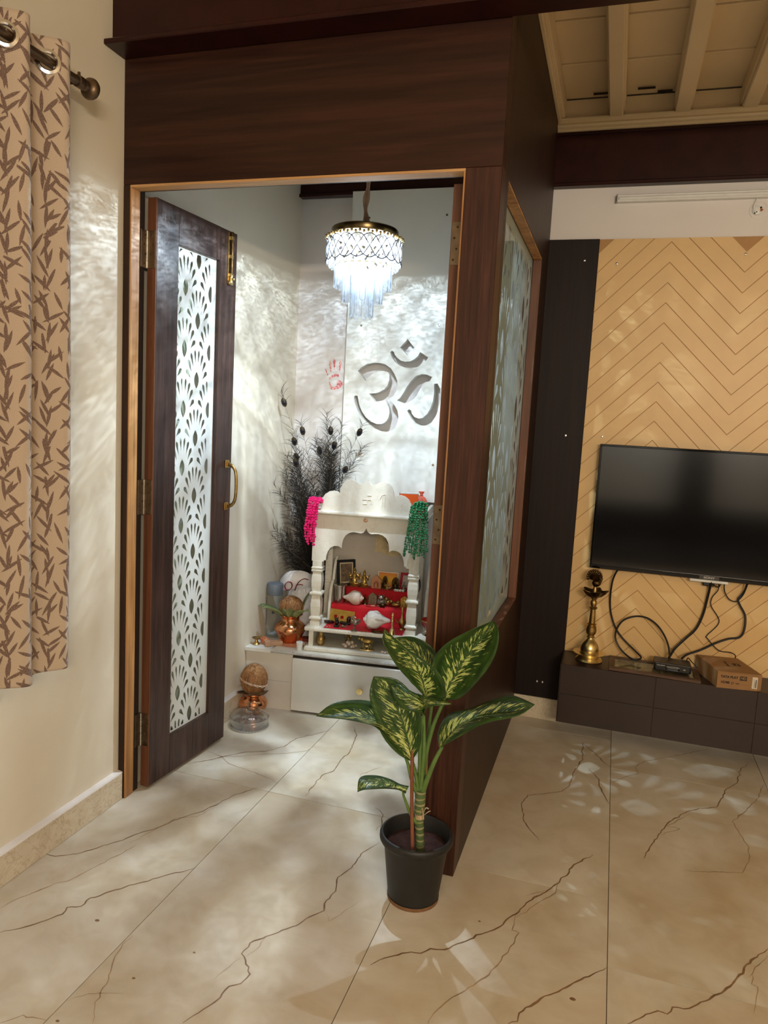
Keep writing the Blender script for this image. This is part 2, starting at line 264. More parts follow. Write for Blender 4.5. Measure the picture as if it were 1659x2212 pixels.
LEAVES={'A': [[(-0.4377, 1.9, 0.6533), (-0.4624, 1.85, 0.7035), (-0.4945, 1.81, 0.7556), (-0.5168, 1.79, 0.7978), (-0.5367, 1.79, 0.8303), (-0.5354, 1.8, 0.8585)], [(-0.4402, 1.92, 0.6458), (-0.451, 1.9, 0.701), (-0.4694, 1.88, 0.7519), (-0.4906, 1.86, 0.7893), (-0.5194, 1.84, 0.823), (-0.5354, 1.8, 0.8585)], [(-0.432, 1.92, 0.6472), (-0.3767, 1.88, 0.6665), (-0.3883, 1.87, 0.725), (-0.4247, 1.88, 0.7547), (-0.4819, 1.89, 0.7778), (-0.521, 1.86, 0.8173), (-0.5354, 1.8, 0.8585)]], 'B': [[(-0.4502, 2.02, 0.6087), (-0.5121, 2.04, 0.6316), (-0.5392, 2.06, 0.6522), (-0.5599, 2.08, 0.6745), (-0.5997, 2.11, 0.7286), (-0.5931, 2.12, 0.7406)], [(-0.4372, 2.0, 0.618), (-0.4532, 2.02, 0.6567), (-0.4803, 2.05, 0.687), (-0.5169, 2.08, 0.7172), (-0.5582, 2.11, 0.7345), (-0.5931, 2.12, 0.7406)], [(-0.4307, 1.99, 0.6226), (-0.4279, 1.98, 0.6826), (-0.4342, 2.0, 0.7399), (-0.4666, 2.03, 0.7611), (-0.5287, 2.08, 0.7628), (-0.5931, 2.12, 0.7406)]], 'C': [[(-0.3929, 1.93, 0.646), (-0.4059, 1.89, 0.7074), (-0.4179, 1.88, 0.7618), (-0.4011, 1.87, 0.7996), (-0.3657, 1.86, 0.8375), (-0.3063, 1.86, 0.8773), (-0.2662, 1.9, 0.8922)], [(-0.3947, 1.95, 0.6364), (-0.3847, 1.95, 0.6741), (-0.3685, 1.95, 0.7103), (-0.3479, 1.945, 0.7547), (-0.3227, 1.935, 0.7985), (-0.2923, 1.925, 0.8443), (-0.2662, 1.9, 0.8922)], [(-0.3925, 1.95, 0.6347), (-0.3482, 1.93, 0.6535), (-0.3023, 1.9, 0.7127), (-0.2659, 1.88, 0.7731), (-0.2471, 1.87, 0.8262), (-0.2483, 1.88, 0.8742), (-0.2662, 1.9, 0.8922)]], 'D': [[(-0.4764, 1.93, 0.447), (-0.5071, 1.91, 0.4693), (-0.5435, 1.895, 0.5096), (-0.5703, 1.89, 0.5581), (-0.5943, 1.89, 0.6263), (-0.5965, 1.9, 0.6607), (-0.5893, 1.9, 0.6882)], [(-0.4781, 1.95, 0.4421), (-0.4897, 1.94, 0.501), (-0.5051, 1.93, 0.5541), (-0.5219, 1.92, 0.5979), (-0.5408, 1.92, 0.6289), (-0.5651, 1.91, 0.6582), (-0.5893, 1.9, 0.6882)], [(-0.4739, 1.95, 0.443), (-0.4503, 1.93, 0.4953), (-0.4469, 1.92, 0.5515), (-0.4545, 1.92, 0.6054), (-0.487, 1.92, 0.6549), (-0.5311, 1.92, 0.6837), (-0.5893, 1.9, 0.6882)]], 'E': [[(-0.4493, 1.92, 0.5893), (-0.4473, 1.88, 0.6588), (-0.4639, 1.87, 0.6719), (-0.487, 1.87, 0.6804), (-0.5109, 1.88, 0.6855), (-0.5371, 1.9, 0.6704)], [(-0.4431, 1.92, 0.5904), (-0.4333, 1.87, 0.64), (-0.4474, 1.85, 0.6572), (-0.4709, 1.845, 0.6652), (-0.5, 1.86, 0.6694), (-0.5371, 1.9, 0.6704)], [(-0.4389, 1.92, 0.5911), (-0.4334, 1.85, 0.6261), (-0.4568, 1.83, 0.6344), (-0.4854, 1.83, 0.6396), (-0.5127, 1.85, 0.6543), (-0.5371, 1.9, 0.6704)]], 'E2': [[(-0.4493, 1.92, 0.5893), (-0.4599, 1.88, 0.6629), (-0.4265, 1.86, 0.6694), (-0.4001, 1.85, 0.6725), (-0.3743, 1.84, 0.6772), (-0.3521, 1.835, 0.6728)], [(-0.4431, 1.92, 0.5904), (-0.4312, 1.86, 0.6481), (-0.4133, 1.84, 0.6666), (-0.3953, 1.83, 0.6724), (-0.3746, 1.825, 0.6746), (-0.3521, 1.835, 0.6728)], [(-0.4389, 1.92, 0.5911), (-0.4275, 1.85, 0.63), (-0.4118, 1.83, 0.6523), (-0.3924, 1.82, 0.6646), (-0.3731, 1.82, 0.6687), (-0.3519, 1.835, 0.67)]], 'F': [[(-0.5014, 1.92, 0.4682), (-0.5177, 1.88, 0.5122), (-0.5619, 1.85, 0.5648), (-0.598, 1.83, 0.5787), (-0.6497, 1.82, 0.5837), (-0.7011, 1.82, 0.5788), (-0.7298, 1.83, 0.5741)], [(-0.4965, 1.95, 0.4583), (-0.5151, 1.93, 0.5047), (-0.5503, 1.91, 0.5474), (-0.5966, 1.89, 0.5662), (-0.6507, 1.87, 0.5728), (-0.6997, 1.85, 0.5718), (-0.7298, 1.83, 0.5741)], [(-0.4948, 1.96, 0.4565), (-0.5117, 2.0, 0.4764), (-0.5369, 2.0, 0.5255), (-0.578, 1.98, 0.5704), (-0.6319, 1.95, 0.5933), (-0.6953, 1.88, 0.5999), (-0.7298, 1.83, 0.5741)]], 'G': [[(-0.3839, 1.92, 0.5122), (-0.3322, 1.86, 0.5719), (-0.2794, 1.83, 0.6239), (-0.2415, 1.82, 0.6484), (-0.1991, 1.83, 0.6619), (-0.1679, 1.84, 0.6733), (-0.1387, 1.86, 0.6974)], [(-0.3917, 1.93, 0.5), (-0.3675, 1.92, 0.5449), (-0.3394, 1.91, 0.5834), (-0.2934, 1.91, 0.6165), (-0.2458, 1.9, 0.6369), (-0.1905, 1.88, 0.6582), (-0.1387, 1.86, 0.6974)], [(-0.3982, 1.94, 0.4988), (-0.4075, 1.96, 0.5383), (-0.3853, 1.98, 0.582), (-0.3281, 1.99, 0.6055), (-0.275, 1.98, 0.6396), (-0.2111, 1.95, 0.6786), (-0.1387, 1.86, 0.6974)]], 'H': [[(-0.4842, 1.93, 0.3469), (-0.4957, 1.89, 0.375), (-0.5242, 1.87, 0.3822), (-0.5577, 1.855, 0.3812), (-0.5857, 1.85, 0.3756), (-0.6033, 1.85, 0.3655)], [(-0.4832, 1.94, 0.3555), (-0.507, 1.93, 0.3664), (-0.5364, 1.91, 0.3786), (-0.5695, 1.89, 0.3857), (-0.5952, 1.87, 0.3834), (-0.6033, 1.85, 0.3655)], [(-0.481, 1.95, 0.3599), (-0.5108, 1.96, 0.3556), (-0.5395, 1.95, 0.3701), (-0.5781, 1.93, 0.3827), (-0.6112, 1.89, 0.3881), (-0.6033, 1.85, 0.3655)]]}
PET={'stem': [(-0.441, 1.975, 0.1532), (-0.448, 1.975, 0.2311), (-0.4504, 1.97, 0.2918), (-0.4483, 1.965, 0.3484)], 'F': [(-0.4534, 1.965, 0.3251), (-0.4733, 1.955, 0.3747), (-0.4881, 1.95, 0.427), (-0.502, 1.94, 0.4681)], 'G': [(-0.4453, 1.965, 0.3357), (-0.429, 1.955, 0.3926), (-0.408, 1.94, 0.456), (-0.3879, 1.93, 0.505)], 'D': [(-0.4517, 1.965, 0.3343), (-0.4621, 1.96, 0.3834), (-0.4743, 1.955, 0.4275), (-0.4798, 1.95, 0.455)], 'A': [(-0.4483, 1.965, 0.3484), (-0.4525, 1.945, 0.4668), (-0.4498, 1.93, 0.5555), (-0.4433, 1.92, 0.6284), (-0.4415, 1.92, 0.6519)], 'C': [(-0.4473, 1.97, 0.3462), (-0.4401, 1.965, 0.4605), (-0.423, 1.96, 0.5485), (-0.4043, 1.955, 0.6053), (-0.3936, 1.95, 0.6387)], 'B': [(-0.4495, 1.98, 0.3408), (-0.4449, 1.99, 0.4709), (-0.4419, 2.0, 0.5557), (-0.4373, 2.0, 0.6201)], 'E': [(-0.4474, 1.96, 0.3555), (-0.4408, 1.94, 0.4712), (-0.4418, 1.93, 0.5484), (-0.4433, 1.92, 0.5946)], 'H': [(-0.4549, 1.965, 0.244), (-0.4715, 1.955, 0.2726), (-0.4865, 1.945, 0.3146), (-0.4945, 1.94, 0.342), (-0.4833, 1.94, 0.3577)], 'stake': [(-0.4582, 1.955, 0.1471), (-0.4691, 1.95, 0.3069), (-0.4753, 1.948, 0.4392), (-0.4778, 1.946, 0.5051), (-0.4758, 1.945, 0.547)]}
CABLES={'loop': [(0.0604, 3.475, 0.7855), (0.0435, 3.49, 0.7289), (0.0401, 3.505, 0.6448), (0.0485, 3.51, 0.5771), (0.0755, 3.5, 0.5085), (0.1145, 3.5, 0.4596), (0.1745, 3.48, 0.4131), (0.1972, 3.46, 0.3954), (0.1819, 3.44, 0.3891), (0.1514, 3.45, 0.3882), (0.1056, 3.48, 0.4164), (0.0797, 3.49, 0.4608), (0.082, 3.488, 0.5057), (0.1064, 3.49, 0.549), (0.1544, 3.5, 0.5718), (0.2038, 3.5, 0.573), (0.2483, 3.49, 0.5515), (0.2815, 3.48, 0.5154), (0.3065, 3.47, 0.4687), (0.3184, 3.455, 0.4152)], 'power': [(0.4578, 3.48, 0.7763), (0.4533, 3.505, 0.7028), (0.4419, 3.51, 0.6154), (0.4184, 3.505, 0.5478), (0.3807, 3.5, 0.5008), (0.3423, 3.49, 0.4549), (0.3227, 3.47, 0.4246), (0.314, 3.455, 0.4112)], 'thin': [(0.4826, 3.48, 0.7888), (0.4927, 3.5, 0.7411), (0.472, 3.51, 0.6976), (0.4729, 3.51, 0.6587), (0.5126, 3.515, 0.5909), (0.4694, 3.515, 0.5226), (0.4732, 3.51, 0.508), (0.5205, 3.5, 0.465), (0.5658, 3.49, 0.4648), (0.5835, 3.47, 0.4623), (0.5844, 3.45, 0.4535)], 'right': [(0.6016, 3.48, 0.7805), (0.5963, 3.5, 0.7408), (0.5778, 3.505, 0.7054), (0.5861, 3.505, 0.6808), (0.6129, 3.505, 0.6327), (0.6141, 3.5, 0.5696), (0.5976, 3.5, 0.5349), (0.5555, 3.5, 0.5224), (0.505, 3.495, 0.497), (0.4437, 3.49, 0.4566), (0.3911, 3.475, 0.4334), (0.3674, 3.455, 0.416)], 'u': [(0.5106, 3.48, 0.7793), (0.5174, 3.5, 0.7376), (0.5377, 3.505, 0.7036), (0.5619, 3.505, 0.6925), (0.5775, 3.5, 0.7013), (0.5961, 3.495, 0.7355), (0.5994, 3.48, 0.7803)], 'short': [(0.3871, 3.44, 0.4136), (0.3917, 3.43, 0.4304), (0.4074, 3.41, 0.4193), (0.4347, 3.4, 0.3975)], 'stub': [(0.4523, 3.48, 0.7724), (0.4693, 3.49, 0.7596), (0.4903, 3.49, 0.7525), (0.4981, 3.48, 0.7778)]}
EYES=[(-1.623, 3.3, 1.513), (-1.481, 3.34, 1.375), (-1.517, 3.33, 1.319), (-1.507, 3.34, 1.237), (-1.491, 3.3, 1.211), (-1.355, 3.42, 1.383), (-1.319, 3.4, 1.308), (-1.163, 3.36, 1.382), (-1.239, 3.38, 1.186), (-1.41, 3.4, 1.276), (-1.381, 3.32, 1.043), (-1.426, 3.3, 0.914)]
# ---- shared materials
def wallpaint(name, c):
    s = NT(name); setp(s.b, c, .55)
    tc = s.n('ShaderNodeTexCoord')
    n = s.n('ShaderNodeTexNoise', {'Vector': (tc, 'Object'), 'Scale': 3.0, 'Detail': 3.0})
    cc = lin(c); r = s.ramp(n, [(.3, tuple(x*.93 for x in cc[:3])+(1,)), (.7, cc)]); s.link(r, 0, s.b, 'Base Color')
    n2 = s.n('ShaderNodeTexNoise', {'Vector': (tc, 'Object'), 'Scale': 60.0, 'Detail': 2.0}); s.bump(n2, .08, .002)
    return s.m
m_wall = wallpaint('cream_wall_paint', (226, 216, 196))
m_white = wallpaint('white_wall_paint', (226, 220, 216))
m_ceil = wallpaint('white_ceiling_paint', (236, 216, 180))
m_lam_h = wood('dark_laminate_horizontal', (43, 23, 16), (55, 31, 22), (67, 37, 26), 'x', .40, 1.0, .22, .32)
m_lam_v = wood('dark_laminate_vertical', (52, 29, 21), (66, 38, 27), (80, 48, 35), 'z', .42, 2.4, .25, .38)
m_lam_side = wood('dark_laminate_side', (44, 28, 21), (52, 34, 25), (58, 38, 28), 'z', .45, 1.0, .22, .3)
m_lam_door = wood('dark_laminate_door', (50, 35, 31), (70, 50, 44), (86, 63, 55), 'z', .38, 1.8, .35, .5)
m_teak = wood('bare_teak', (150, 100, 55), (188, 138, 84), (206, 158, 104), 'z', .5, 1.0)
m_teak_x = wood('bare_teak_across', (170, 120, 70), (198, 150, 96), (212, 168, 116), 'x', .5, 1.0)
m_red = wood('reddish_edge_wood', (84, 48, 30), (108, 65, 42), (128, 82, 54), 'z', .5, 1.0)
m_beam = mat('maroon_painted_steel', (42, 14, 11), .32, var=.25, scale=12, bump=.1, Specular_IOR_Level=.25)
m_dark = wood('near_black_laminate', (28, 19, 17), (33, 22, 19), (37, 25, 22), 'z', .5, 1.0)
m_dark.node_tree.nodes['Principled BSDF'].inputs['Specular IOR Level'].default_value = .2
m_shadow = mat('dark_rebate_gap_shade', (40, 28, 22), .7)
m_brass = mat('aged_brass', (172, 142, 88), .38, 1.0, var=.25, scale=40)
m_brass_b = mat('polished_brass', (220, 198, 142), .27, 1.0, var=.12, scale=40)
m_bronze = mat('dark_bronze', (84, 64, 40), .38, 1.0, var=.35, scale=60)
m_gold = mat('gilded_metal', (196, 166, 98), .28, 1.0, var=.3, scale=90)
m_copper = mat('polished_copper', (226, 158, 112), .17, 1.0, var=.22, scale=26)
m_steel = mat('brushed_steel', (190, 186, 178), .25, 1.0)
m_chrome = mat('chrome', (225, 225, 225), .1, 1.0, var=.02)
m_black = mat('black_plastic', (16, 16, 17), .4)
m_blackg = mat('black_gloss', (8, 8, 9), .08, var=.02)
m_cable = mat('black_cable', (12, 10, 10), .45)
m_wht = mat('white_plastic', (225, 225, 222), .35, var=.03)
m_ink = mat('black_ink', (22, 18, 16), .7)
def marble(name, base, vein, scale=6, amount=.5, rough=.3):
    s = NT(name); setp(s.b, base, rough)
    tc = s.n('ShaderNodeTexCoord')
    n0 = s.n('ShaderNodeTexNoise', {'Vector': (tc, 'Object'), 'Scale': scale, 'Detail': 6.0, 'Distortion': 1.5})
    n1 = s.n('ShaderNodeTexNoise', {'Vector': (tc, 'Object'), 'Scale': scale*2.5, 'Detail': 8.0, 'Distortion': 2.5})
    v = s.math('ABSOLUTE', s.math('SUBTRACT', n1, .5)); 
    rv = s.ramp(v, [(0.0, lin(vein)), (.035*amount*2, lin(base))])
    c = lin(base); rc = s.ramp(n0, [(.3, tuple(x*.86 for x in c[:3])+(1,)), (.7, (1,1,1,1))])
    mx = s.n('ShaderNodeMix', {0: .5, 6: rv, 7: rc}, data_type='RGBA', blend_type='MULTIPLY')
    s.link(mx, 2, s.b, 'Base Color'); return s.m
m_marble = marble('white_marble', (228, 224, 212), (218, 212, 197), 4, .30, .28)
m_skirt = marble('beige_marble_skirting', (220, 208, 186), (196, 176, 148), 5, .4, .3)
def floor_mat():
    s = NT('beige_marble_tile'); setp(s.b, (205, 196, 178), .34)
    s.b.inputs['Specular IOR Level'].default_value = .35
    tc = s.n('ShaderNodeTexCoord'); oi = s.n('ShaderNodeObjectInfo')
    geo = s.n('ShaderNodeNewGeometry')
    off = s.n('ShaderNodeVectorMath', {0: (geo, 'Position'), 1: (oi, 'Random')}, operation='ADD')
    n0 = s.n('ShaderNodeTexNoise', {'Vector': off, 'Scale': 3.2, 'Detail': 5.0, 'Roughness': .55, 'Distortion': .6})
    n1 = s.n('ShaderNodeTexNoise', {'Vector': off, 'Scale': 9.0, 'Detail': 6.0, 'Distortion': .8})
    r0 = s.ramp(n0, [(.3, lin((190, 174, 148))), (.5, lin((202, 192, 174))), (.68, lin((212, 206, 194)))])
    r1 = s.ramp(n1, [(.25, (.88,.86,.82,1)), (.55, (1,1,1,1)), (.8, (1.03,1.03,1.03,1))])
    mx = s.n('ShaderNodeMix', {0: 1.0, 6: r0, 7: r1}, data_type='RGBA', blend_type='MULTIPLY')
    s.link(mx, 2, s.b, 'Base Color'); return s.m
m_floor = floor_mat()
m_grout = mat('tile_joint', (120, 106, 86), .8)
m_vein = mat('marble_vein', (128, 100, 72), .4, var=.35, scale=25)
m_vein2 = mat('marble_vein_pale', (158, 132, 100), .4, var=.3, scale=25)
def film_mat(name, tr):
    s = NT(name); s.t.nodes.remove(s.b)
    d = s.n('ShaderNodeBsdfDiffuse', {'Color': lin((226, 230, 228))}); t = s.n('ShaderNodeBsdfTranslucent', {'Color': lin((226, 230, 228))})
    mx = s.n('ShaderNodeMixShader', {0: tr, 1: d, 2: t}); s.link(mx, 0, s.out, 'Surface'); return s.m
m_film = film_mat('frosted_film', .13)
def thin_glass(name, tint, refl=.08, rough=.02):
    s = NT(name); s.t.nodes.remove(s.b)
    t = s.n('ShaderNodeBsdfTransparent', {'Color': lin(tint)}); g = s.n('ShaderNodeBsdfGlossy', {'Roughness': rough})
    lw = s.n('ShaderNodeLayerWeight', {'Blend': .5}); mm = s.math('MULTIPLY_ADD', s.math('POWER', (lw, 'Facing'), 3.5), refl*6, refl*.4, clamp=True)
    mx = s.n('ShaderNodeMixShader', {0: mm, 1: t, 2: g}); s.link(mx, 0, s.out, 'Surface'); return s.m
m_glass = thin_glass('window_glass', (243, 248, 246), .06)

# ================================================================ SETTING
YW = 3.535; XL = -1.605; YF = 2.125; XS = -0.365
# floor: joints under, tiles as children
fl = P('floor', MB().box(XL-.1, 3.1, -3.1, YW+.1, -.05, -.004), m_grout)
tag(fl, 'polished beige marble tile floor with brown veins across the room', 'floor', kind='structure')
xs = [XL, -1.124, -.512, .101, .713, 1.325, 1.937, 2.549, 3.05]
for i in range(len(xs)-1):
    y0 = {0: 2.375, 1: 2.375, 2: 2.19, 3: 1.9}.get(i, 2.2 - .3*(i % 3))
    ys = sorted({-3.05, YW} | {y0 + 1.22*k for k in range(-5, 3) if -3.0 < y0 + 1.22*k < YW-.02})
    for a, b in zip(ys, ys[1:]):
        P('tile', MB().box(xs[i]+.0011, xs[i+1]-.0011, a+.0011, b-.0011, -.012, 0), m_floor, fl)
def vein_ribbon(pts, w):
    # pts: floor points; the printed vein wanders a little between them
    ds = []
    P3 = [Vector((x, y, 0)) for x, y in pts]
    for a, b in zip(P3, P3[1:]):
        n = max(2, int((b-a).length/.012)); d = (b-a); pr = Vector((-d.y, d.x, 0)).normalized()
        for k in range(n):
            t = k/n; q = a + d*t
            ds.append(q + pr*(noise.noise(q*38)*.0075 + noise.noise(q*110)*.003)*math.sin(PI*min(1, max(.15, t*(1-t)*4))/2))
    ds.append(P3[-1]); mb = MB(); vs = []; fs = []
    for i, q in enumerate(ds):
        t = ds[min(i+1, len(ds)-1)] - ds[max(i-1, 0)]; pr = Vector((-t.y, t.x, 0)).normalized()
        ww = w*(.45 + .8*abs(noise.noise(q*22 + Vector((3, 1, 0)))))*min(1, .25 + min(i, len(ds)-1-i)/6)
        vs += [q + pr*ww + Vector((0, 0, .0003)), q - pr*ww + Vector((0, 0, .0003))]
        if i: fs.append((2*i-2, 2*i-1, 2*i+1, 2*i))
    return mb.add(vs, fs)
for w, pts in VEINS:
    P('vein', vein_ribbon(pts, .0036*w if w >= .8 else .0034*w), m_vein if w >= .8 else m_vein2, fl)
# little specks of wear on the tiles
for x, y, r in [(-.80,1.18,.006),(-1.02,1.42,.005),(-1.24,1.56,.007),(-.93,1.55,.004),(.02,1.75,.008),(-.25,1.95,.004),(-.75,1.35,.004),(-1.1,1.25,.005)]:
    P('stain', MB().lathe([(0,.0003),(r,.0003)], 9, (x,y,0), sy=.7, cap=False), m_vein, fl)

wl = P('wall_left', MB().box(XL-.1, XL, -3.1, YW+.1, 0, 3.0), m_wall); tag(wl, 'cream plaster wall on the left behind the patterned curtain', 'wall', kind='structure')
wb = P('wall_back', MB().box(XL-.1, 3.1, YW, YW+.1, 0, 3.0), m_white); tag(wb, 'back wall carrying the zigzag panelling and the shrine panel', 'wall', kind='structure')
wr = P('wall_right', MB().box(3.05, 3.15, -3.1, YW+.1, 0, 3.0), m_wall); tag(wr, 'plain cream wall closing the hall on the right', 'wall', kind='structure')
wq = P('wall_rear', MB().box(XL-.1, 3.1, -3.15, -3.05, 0, 3.0), m_wall); tag(wq, 'plain cream wall closing the hall behind the viewer', 'wall', kind='structure')
P('wainscot', MB().rbox(XL, 3.05, -3.05, -3.03, 0, .52, .002), m_dark, wq)
P('reflection_slab', MB().rbox(-.9, 3.05, -3.03, -1.2, 0, .16, .01), m_dark, wq)  # unseen dark slab added to darken the screen's lower reflection
P('pillar', MB().rbox(.80, 1.16, -3.05, -2.80, 0, 2.87, .004), m_dark, wq)
# ceiling with planks and joists between the two beams
ce = P('ceiling', MB().box(XL-.1, 3.1, -3.1, YW+.1, 2.872, 2.95), m_ceil); tag(ce, 'painted timber ceiling of boards and joists', 'ceiling', kind='structure')
y = 2.16
k = 0
while y < 3.5:
    wd = [.105, .12, .098, .132, .11, .124][k % 6]; y2 = min(y+wd, 3.5)
    for xa, xb in ((XL, XS-.05), (XS, 3.04)):
        P('plank', MB().rbox(xa, xb, y+.0015, y2-.001, 2.846 + .003*((k*7) % 3), 2.872, .002), m_ceil, ce)
    y = y2; k += 1
def joist(x, w):
    mb = MB().rbox(x, x+w, 2.12, 3.5, 2.752, 2.846, .004); mb.rbox(x-.007, x+w+.007, 2.12, 3.5, 2.775, 2.846, .004)
    P('joist', mb, m_ceil, ce)
for x, w in [(-1.55,.06),(-1.28,.06),(-1.01,.06),(-.74,.06),(-.147,.056),(.117,.06),(.375,.06),(.64,.06),(.90,.06),(1.16,.06),(1.42,.06),(1.68,.06),(1.94,.06),(2.2,.06),(2.46,.06),(2.72,.06)]: joist(x, w)
mb = MB().rbox(XS, XS+.016, 2.12, 3.5, 2.745, 2.846, .003); mb.rbox(XS+.014, XS+.03, 2.12, 3.5, 2.762, 2.846, .003); P('edge_moulding', mb, m_ceil, ce)
m_crack = mat('dark_crack', (50, 38, 28), .9)
for x0, x1, yy in [(-.30,-.17,2.42),(-.29,-.20,2.56),(-.24,-.17,2.66),(.0,.07,2.36),(-.04,.03,3.42),(.04,.10,3.46),(-.22,-.16,3.44)]:
    P('crack', MB().box(x0, x1, yy, yy+.004, 2.838, 2.846), m_crack, ce)
# steel beams
def ibeam(name, y0, y1, zb, zt, x0, x1, label):
    ym = (y0+y1)/2
    mb = MB().rbox(x0, x1, y0, y1, zb, zb+.016, .003); mb.box(x0, x1, ym-.006, ym+.006, zb+.016, zt-.014); mb.rbox(x0, x1, y0, y1, zt-.014, zt, .003)
    return tag(P(name, mb, m_beam), label, 'beam', kind='structure')
ibeam('trim_1', 2.022, 2.122, 2.503, 2.80, XL, 3.04, 'dark maroon steel beam above the pooja room doorway')
mb = MB().rbox(XL, 3.04, 3.488, 3.534, 2.482, 2.498, .003); mb.box(XL, 3.04, 3.506, 3.534, 2.498, 2.70); mb.rbox(XL, 3.04, 3.492, 3.534, 2.70, 2.712, .003)
tag(P('trim_2', mb, m_beam), 'dark maroon steel beam high on the back wall', 'beam', kind='structure')
prof = [(0,0),(-.03,0),(-.036,.006),(-.036,.012),(-.05,.016),(-.056,.024),(-.05,.032),(-.07,.04),(-.07,.046),(0,.046)]
mb = MB().prism([(a, b) for a, b in prof], lambda a, b: (XS, 3.53+a, 2.712+b), (3.4, 0, 0))
tag(P('trim_3', mb, m_ceil, smooth=False), 'white moulded cornice along the top of the back beam', 'cornice', kind='structure')
# back wall: blocking above the cornice, dark panel, zigzag boards
P('blocking', MB().box(XS, 3.04, 3.498, 3.534, 2.75, 2.846), m_ceil, wb)
P('dark_panel', MB().rbox(-.43, -.1455, 3.517, 3.535, .112, 2.259, .0015), m_dark, wb, label='near-black laminate upright strip left of the zigzag boards')
mk = mat('cream_panel_laminate', (218, 180, 122), .42, var=.05, scale=8)
mkd = mat('panel_groove', (176, 132, 78), .6, var=.05)
P('backing_panel', MB().box(-.145, 1.90, 3.528, 3.535, .36, 2.259), mkd, wb)
XA, HP, PITCH = .157, .303, .0862
def zig(x): 
    t = ((x - XA)/HP) % 2
    return -HP*(t if t < 1 else 2-t)
def clip(poly, zlo, zhi):
    for sgn, lim in ((1, zlo), (-1, -zhi)):
        out = []
        for i in range(len(poly)):
            a, b = poly[i], poly[(i+1) % len(poly)]
            da, db = sgn*a[1]-lim, sgn*b[1]-lim
            if da >= 0: out.append(a)
            if da*db < 0:
                t = da/(da-db); out.append((a[0]+t*(b[0]-a[0]), a[1]+t*(b[1]-a[1])))
        poly = out
        if not poly: return []
    return poly
g = .0021
kx = [-.1445] + [XA + HP*i for i in range(0, 6) if -.14 < XA + HP*i < 1.9] + [1.9]
for kk in range(-3, 30):
    zt = 2.242 - PITCH*(kk); mb = MB()
    for xa, xb in zip(kx, kx[1:]):
        quad = [(xa, zt-PITCH+zig(xa)+g), (xb, zt-PITCH+zig(xb)+g), (xb, zt+zig(xb)-g), (xa, zt+zig(xa)-g)]
        q = clip(quad, .362, 2.2585)
        if len(q) > 2: mb.prism(q, lambda a, b: (a, 3.5245, b), (0, .009, 0))
    if mb.v: P('board', mb, mk, wb)
def screw(x, yy, z, par, m=m_chrome):
    P('screw', MB().lathe([(.0058,0),(.0052,.0025),(.002,.0035),(0,.0035)], 10, (x, yy, z), Matrix.Rotation(PI/2, 4, 'X')), m, par, True)
for x, z in [(-.064,2.152),(.456,2.186),(-.061,1.384)]: screw(x, 3.5245, z, wb)
for x, z in [(-.204,2.166),(-.223,1.38),(-.262,.19),(-.236,.19)]: screw(x, 3.517, z, wb)
mb = MB().rbox(-.43, -.145, 3.523, 3.535, 0, .108, .002)
tag(P('baseboard_back', mb, m_skirt), 'beige marble skirting under the near-black upright panel', 'skirting', kind='structure')
for a, b, nm, lb in ((-3.0, 2.124, 'baseboard_left', 'beige marble skirting with white top along the left wall'), (2.26, 3.07, 'baseboard_left.001', 'beige marble skirting on the left wall inside the pooja room')):
    mb = MB().rbox(XL, XL+.022, a, b, 0, .098, .002)
    o = P(nm, mb, m_skirt); tag(o, lb, 'skirting', kind='structure')
    P('cement_top', MB().prism([(0,.098),(.022,.098),(.019,.103),(0,.106)], lambda p, q: (XL+p, a, q), (0, b-a, 0)), m_white, o)
# kumkum hand prints on the wall (flat print)
hs = NT('pink_kumkum'); setp(hs.b, (214, 112, 118), .8)
tc = hs.n('ShaderNodeTexCoord'); nz = hs.n('ShaderNodeTexNoise', {'Vector': (tc, 'Object'), 'Scale': 160.0, 'Detail': 3.0})
rr = hs.ramp(nz, [(.42, lin((212, 96, 108))), (.56, lin((228, 190, 178)))]); hs.link(rr, 0, hs.b, 'Base Color')
mb = MB()
for p in HAND: mb.prism(p, lambda a, b: (a, 3.5346, b), (0, .0008, 0))
P('handprint', mb, hs.m, wb)
# shrine wall panel with the cut-out OM
def sc_om(p, Y=3.470): return (p[0]*Y/3.5, 1.4 + (p[1]-1.4)*Y/3.5)
om = [[sc_om(p) for p in q] for q in OM]
mpanel = wallpaint('white_panel_paint', (226, 224, 216))
mm = Matrix(((1,0,0,0),(0,0,-1,3.485),(0,1,0,0),(0,0,0,1)))
pan = T('om_panel', 'white wall panel with the OM sign cut through it behind the shrine', 'panel', (-1.03, 3.485, 1.02))
PO = Vector((-1.03, 3.485, 1.02))
holed('sheet', [(-1.312,1.02),(-.735,1.02),(-.735,2.492),(-1.312,2.492)], om, .03, mpanel, pan, mm, PO)
for x, z in [(-.84,2.37),(-1.237,1.86),(-.844,1.865),(-.834,1.204),(-1.222,2.367)]:
    P('screw', MB().lathe([(.0058,0),(.0052,.0025),(0,.0032)], 10, (x, 3.470, z), Matrix.Rotation(PI/2, 4, 'X')), m_steel, pan, True, off=PO)
for z in (1.10, 2.2):
    P('batten', MB().box(-1.30, -.745, 3.501, 3.534, z, z+.04), m_teak_x, pan, off=PO)

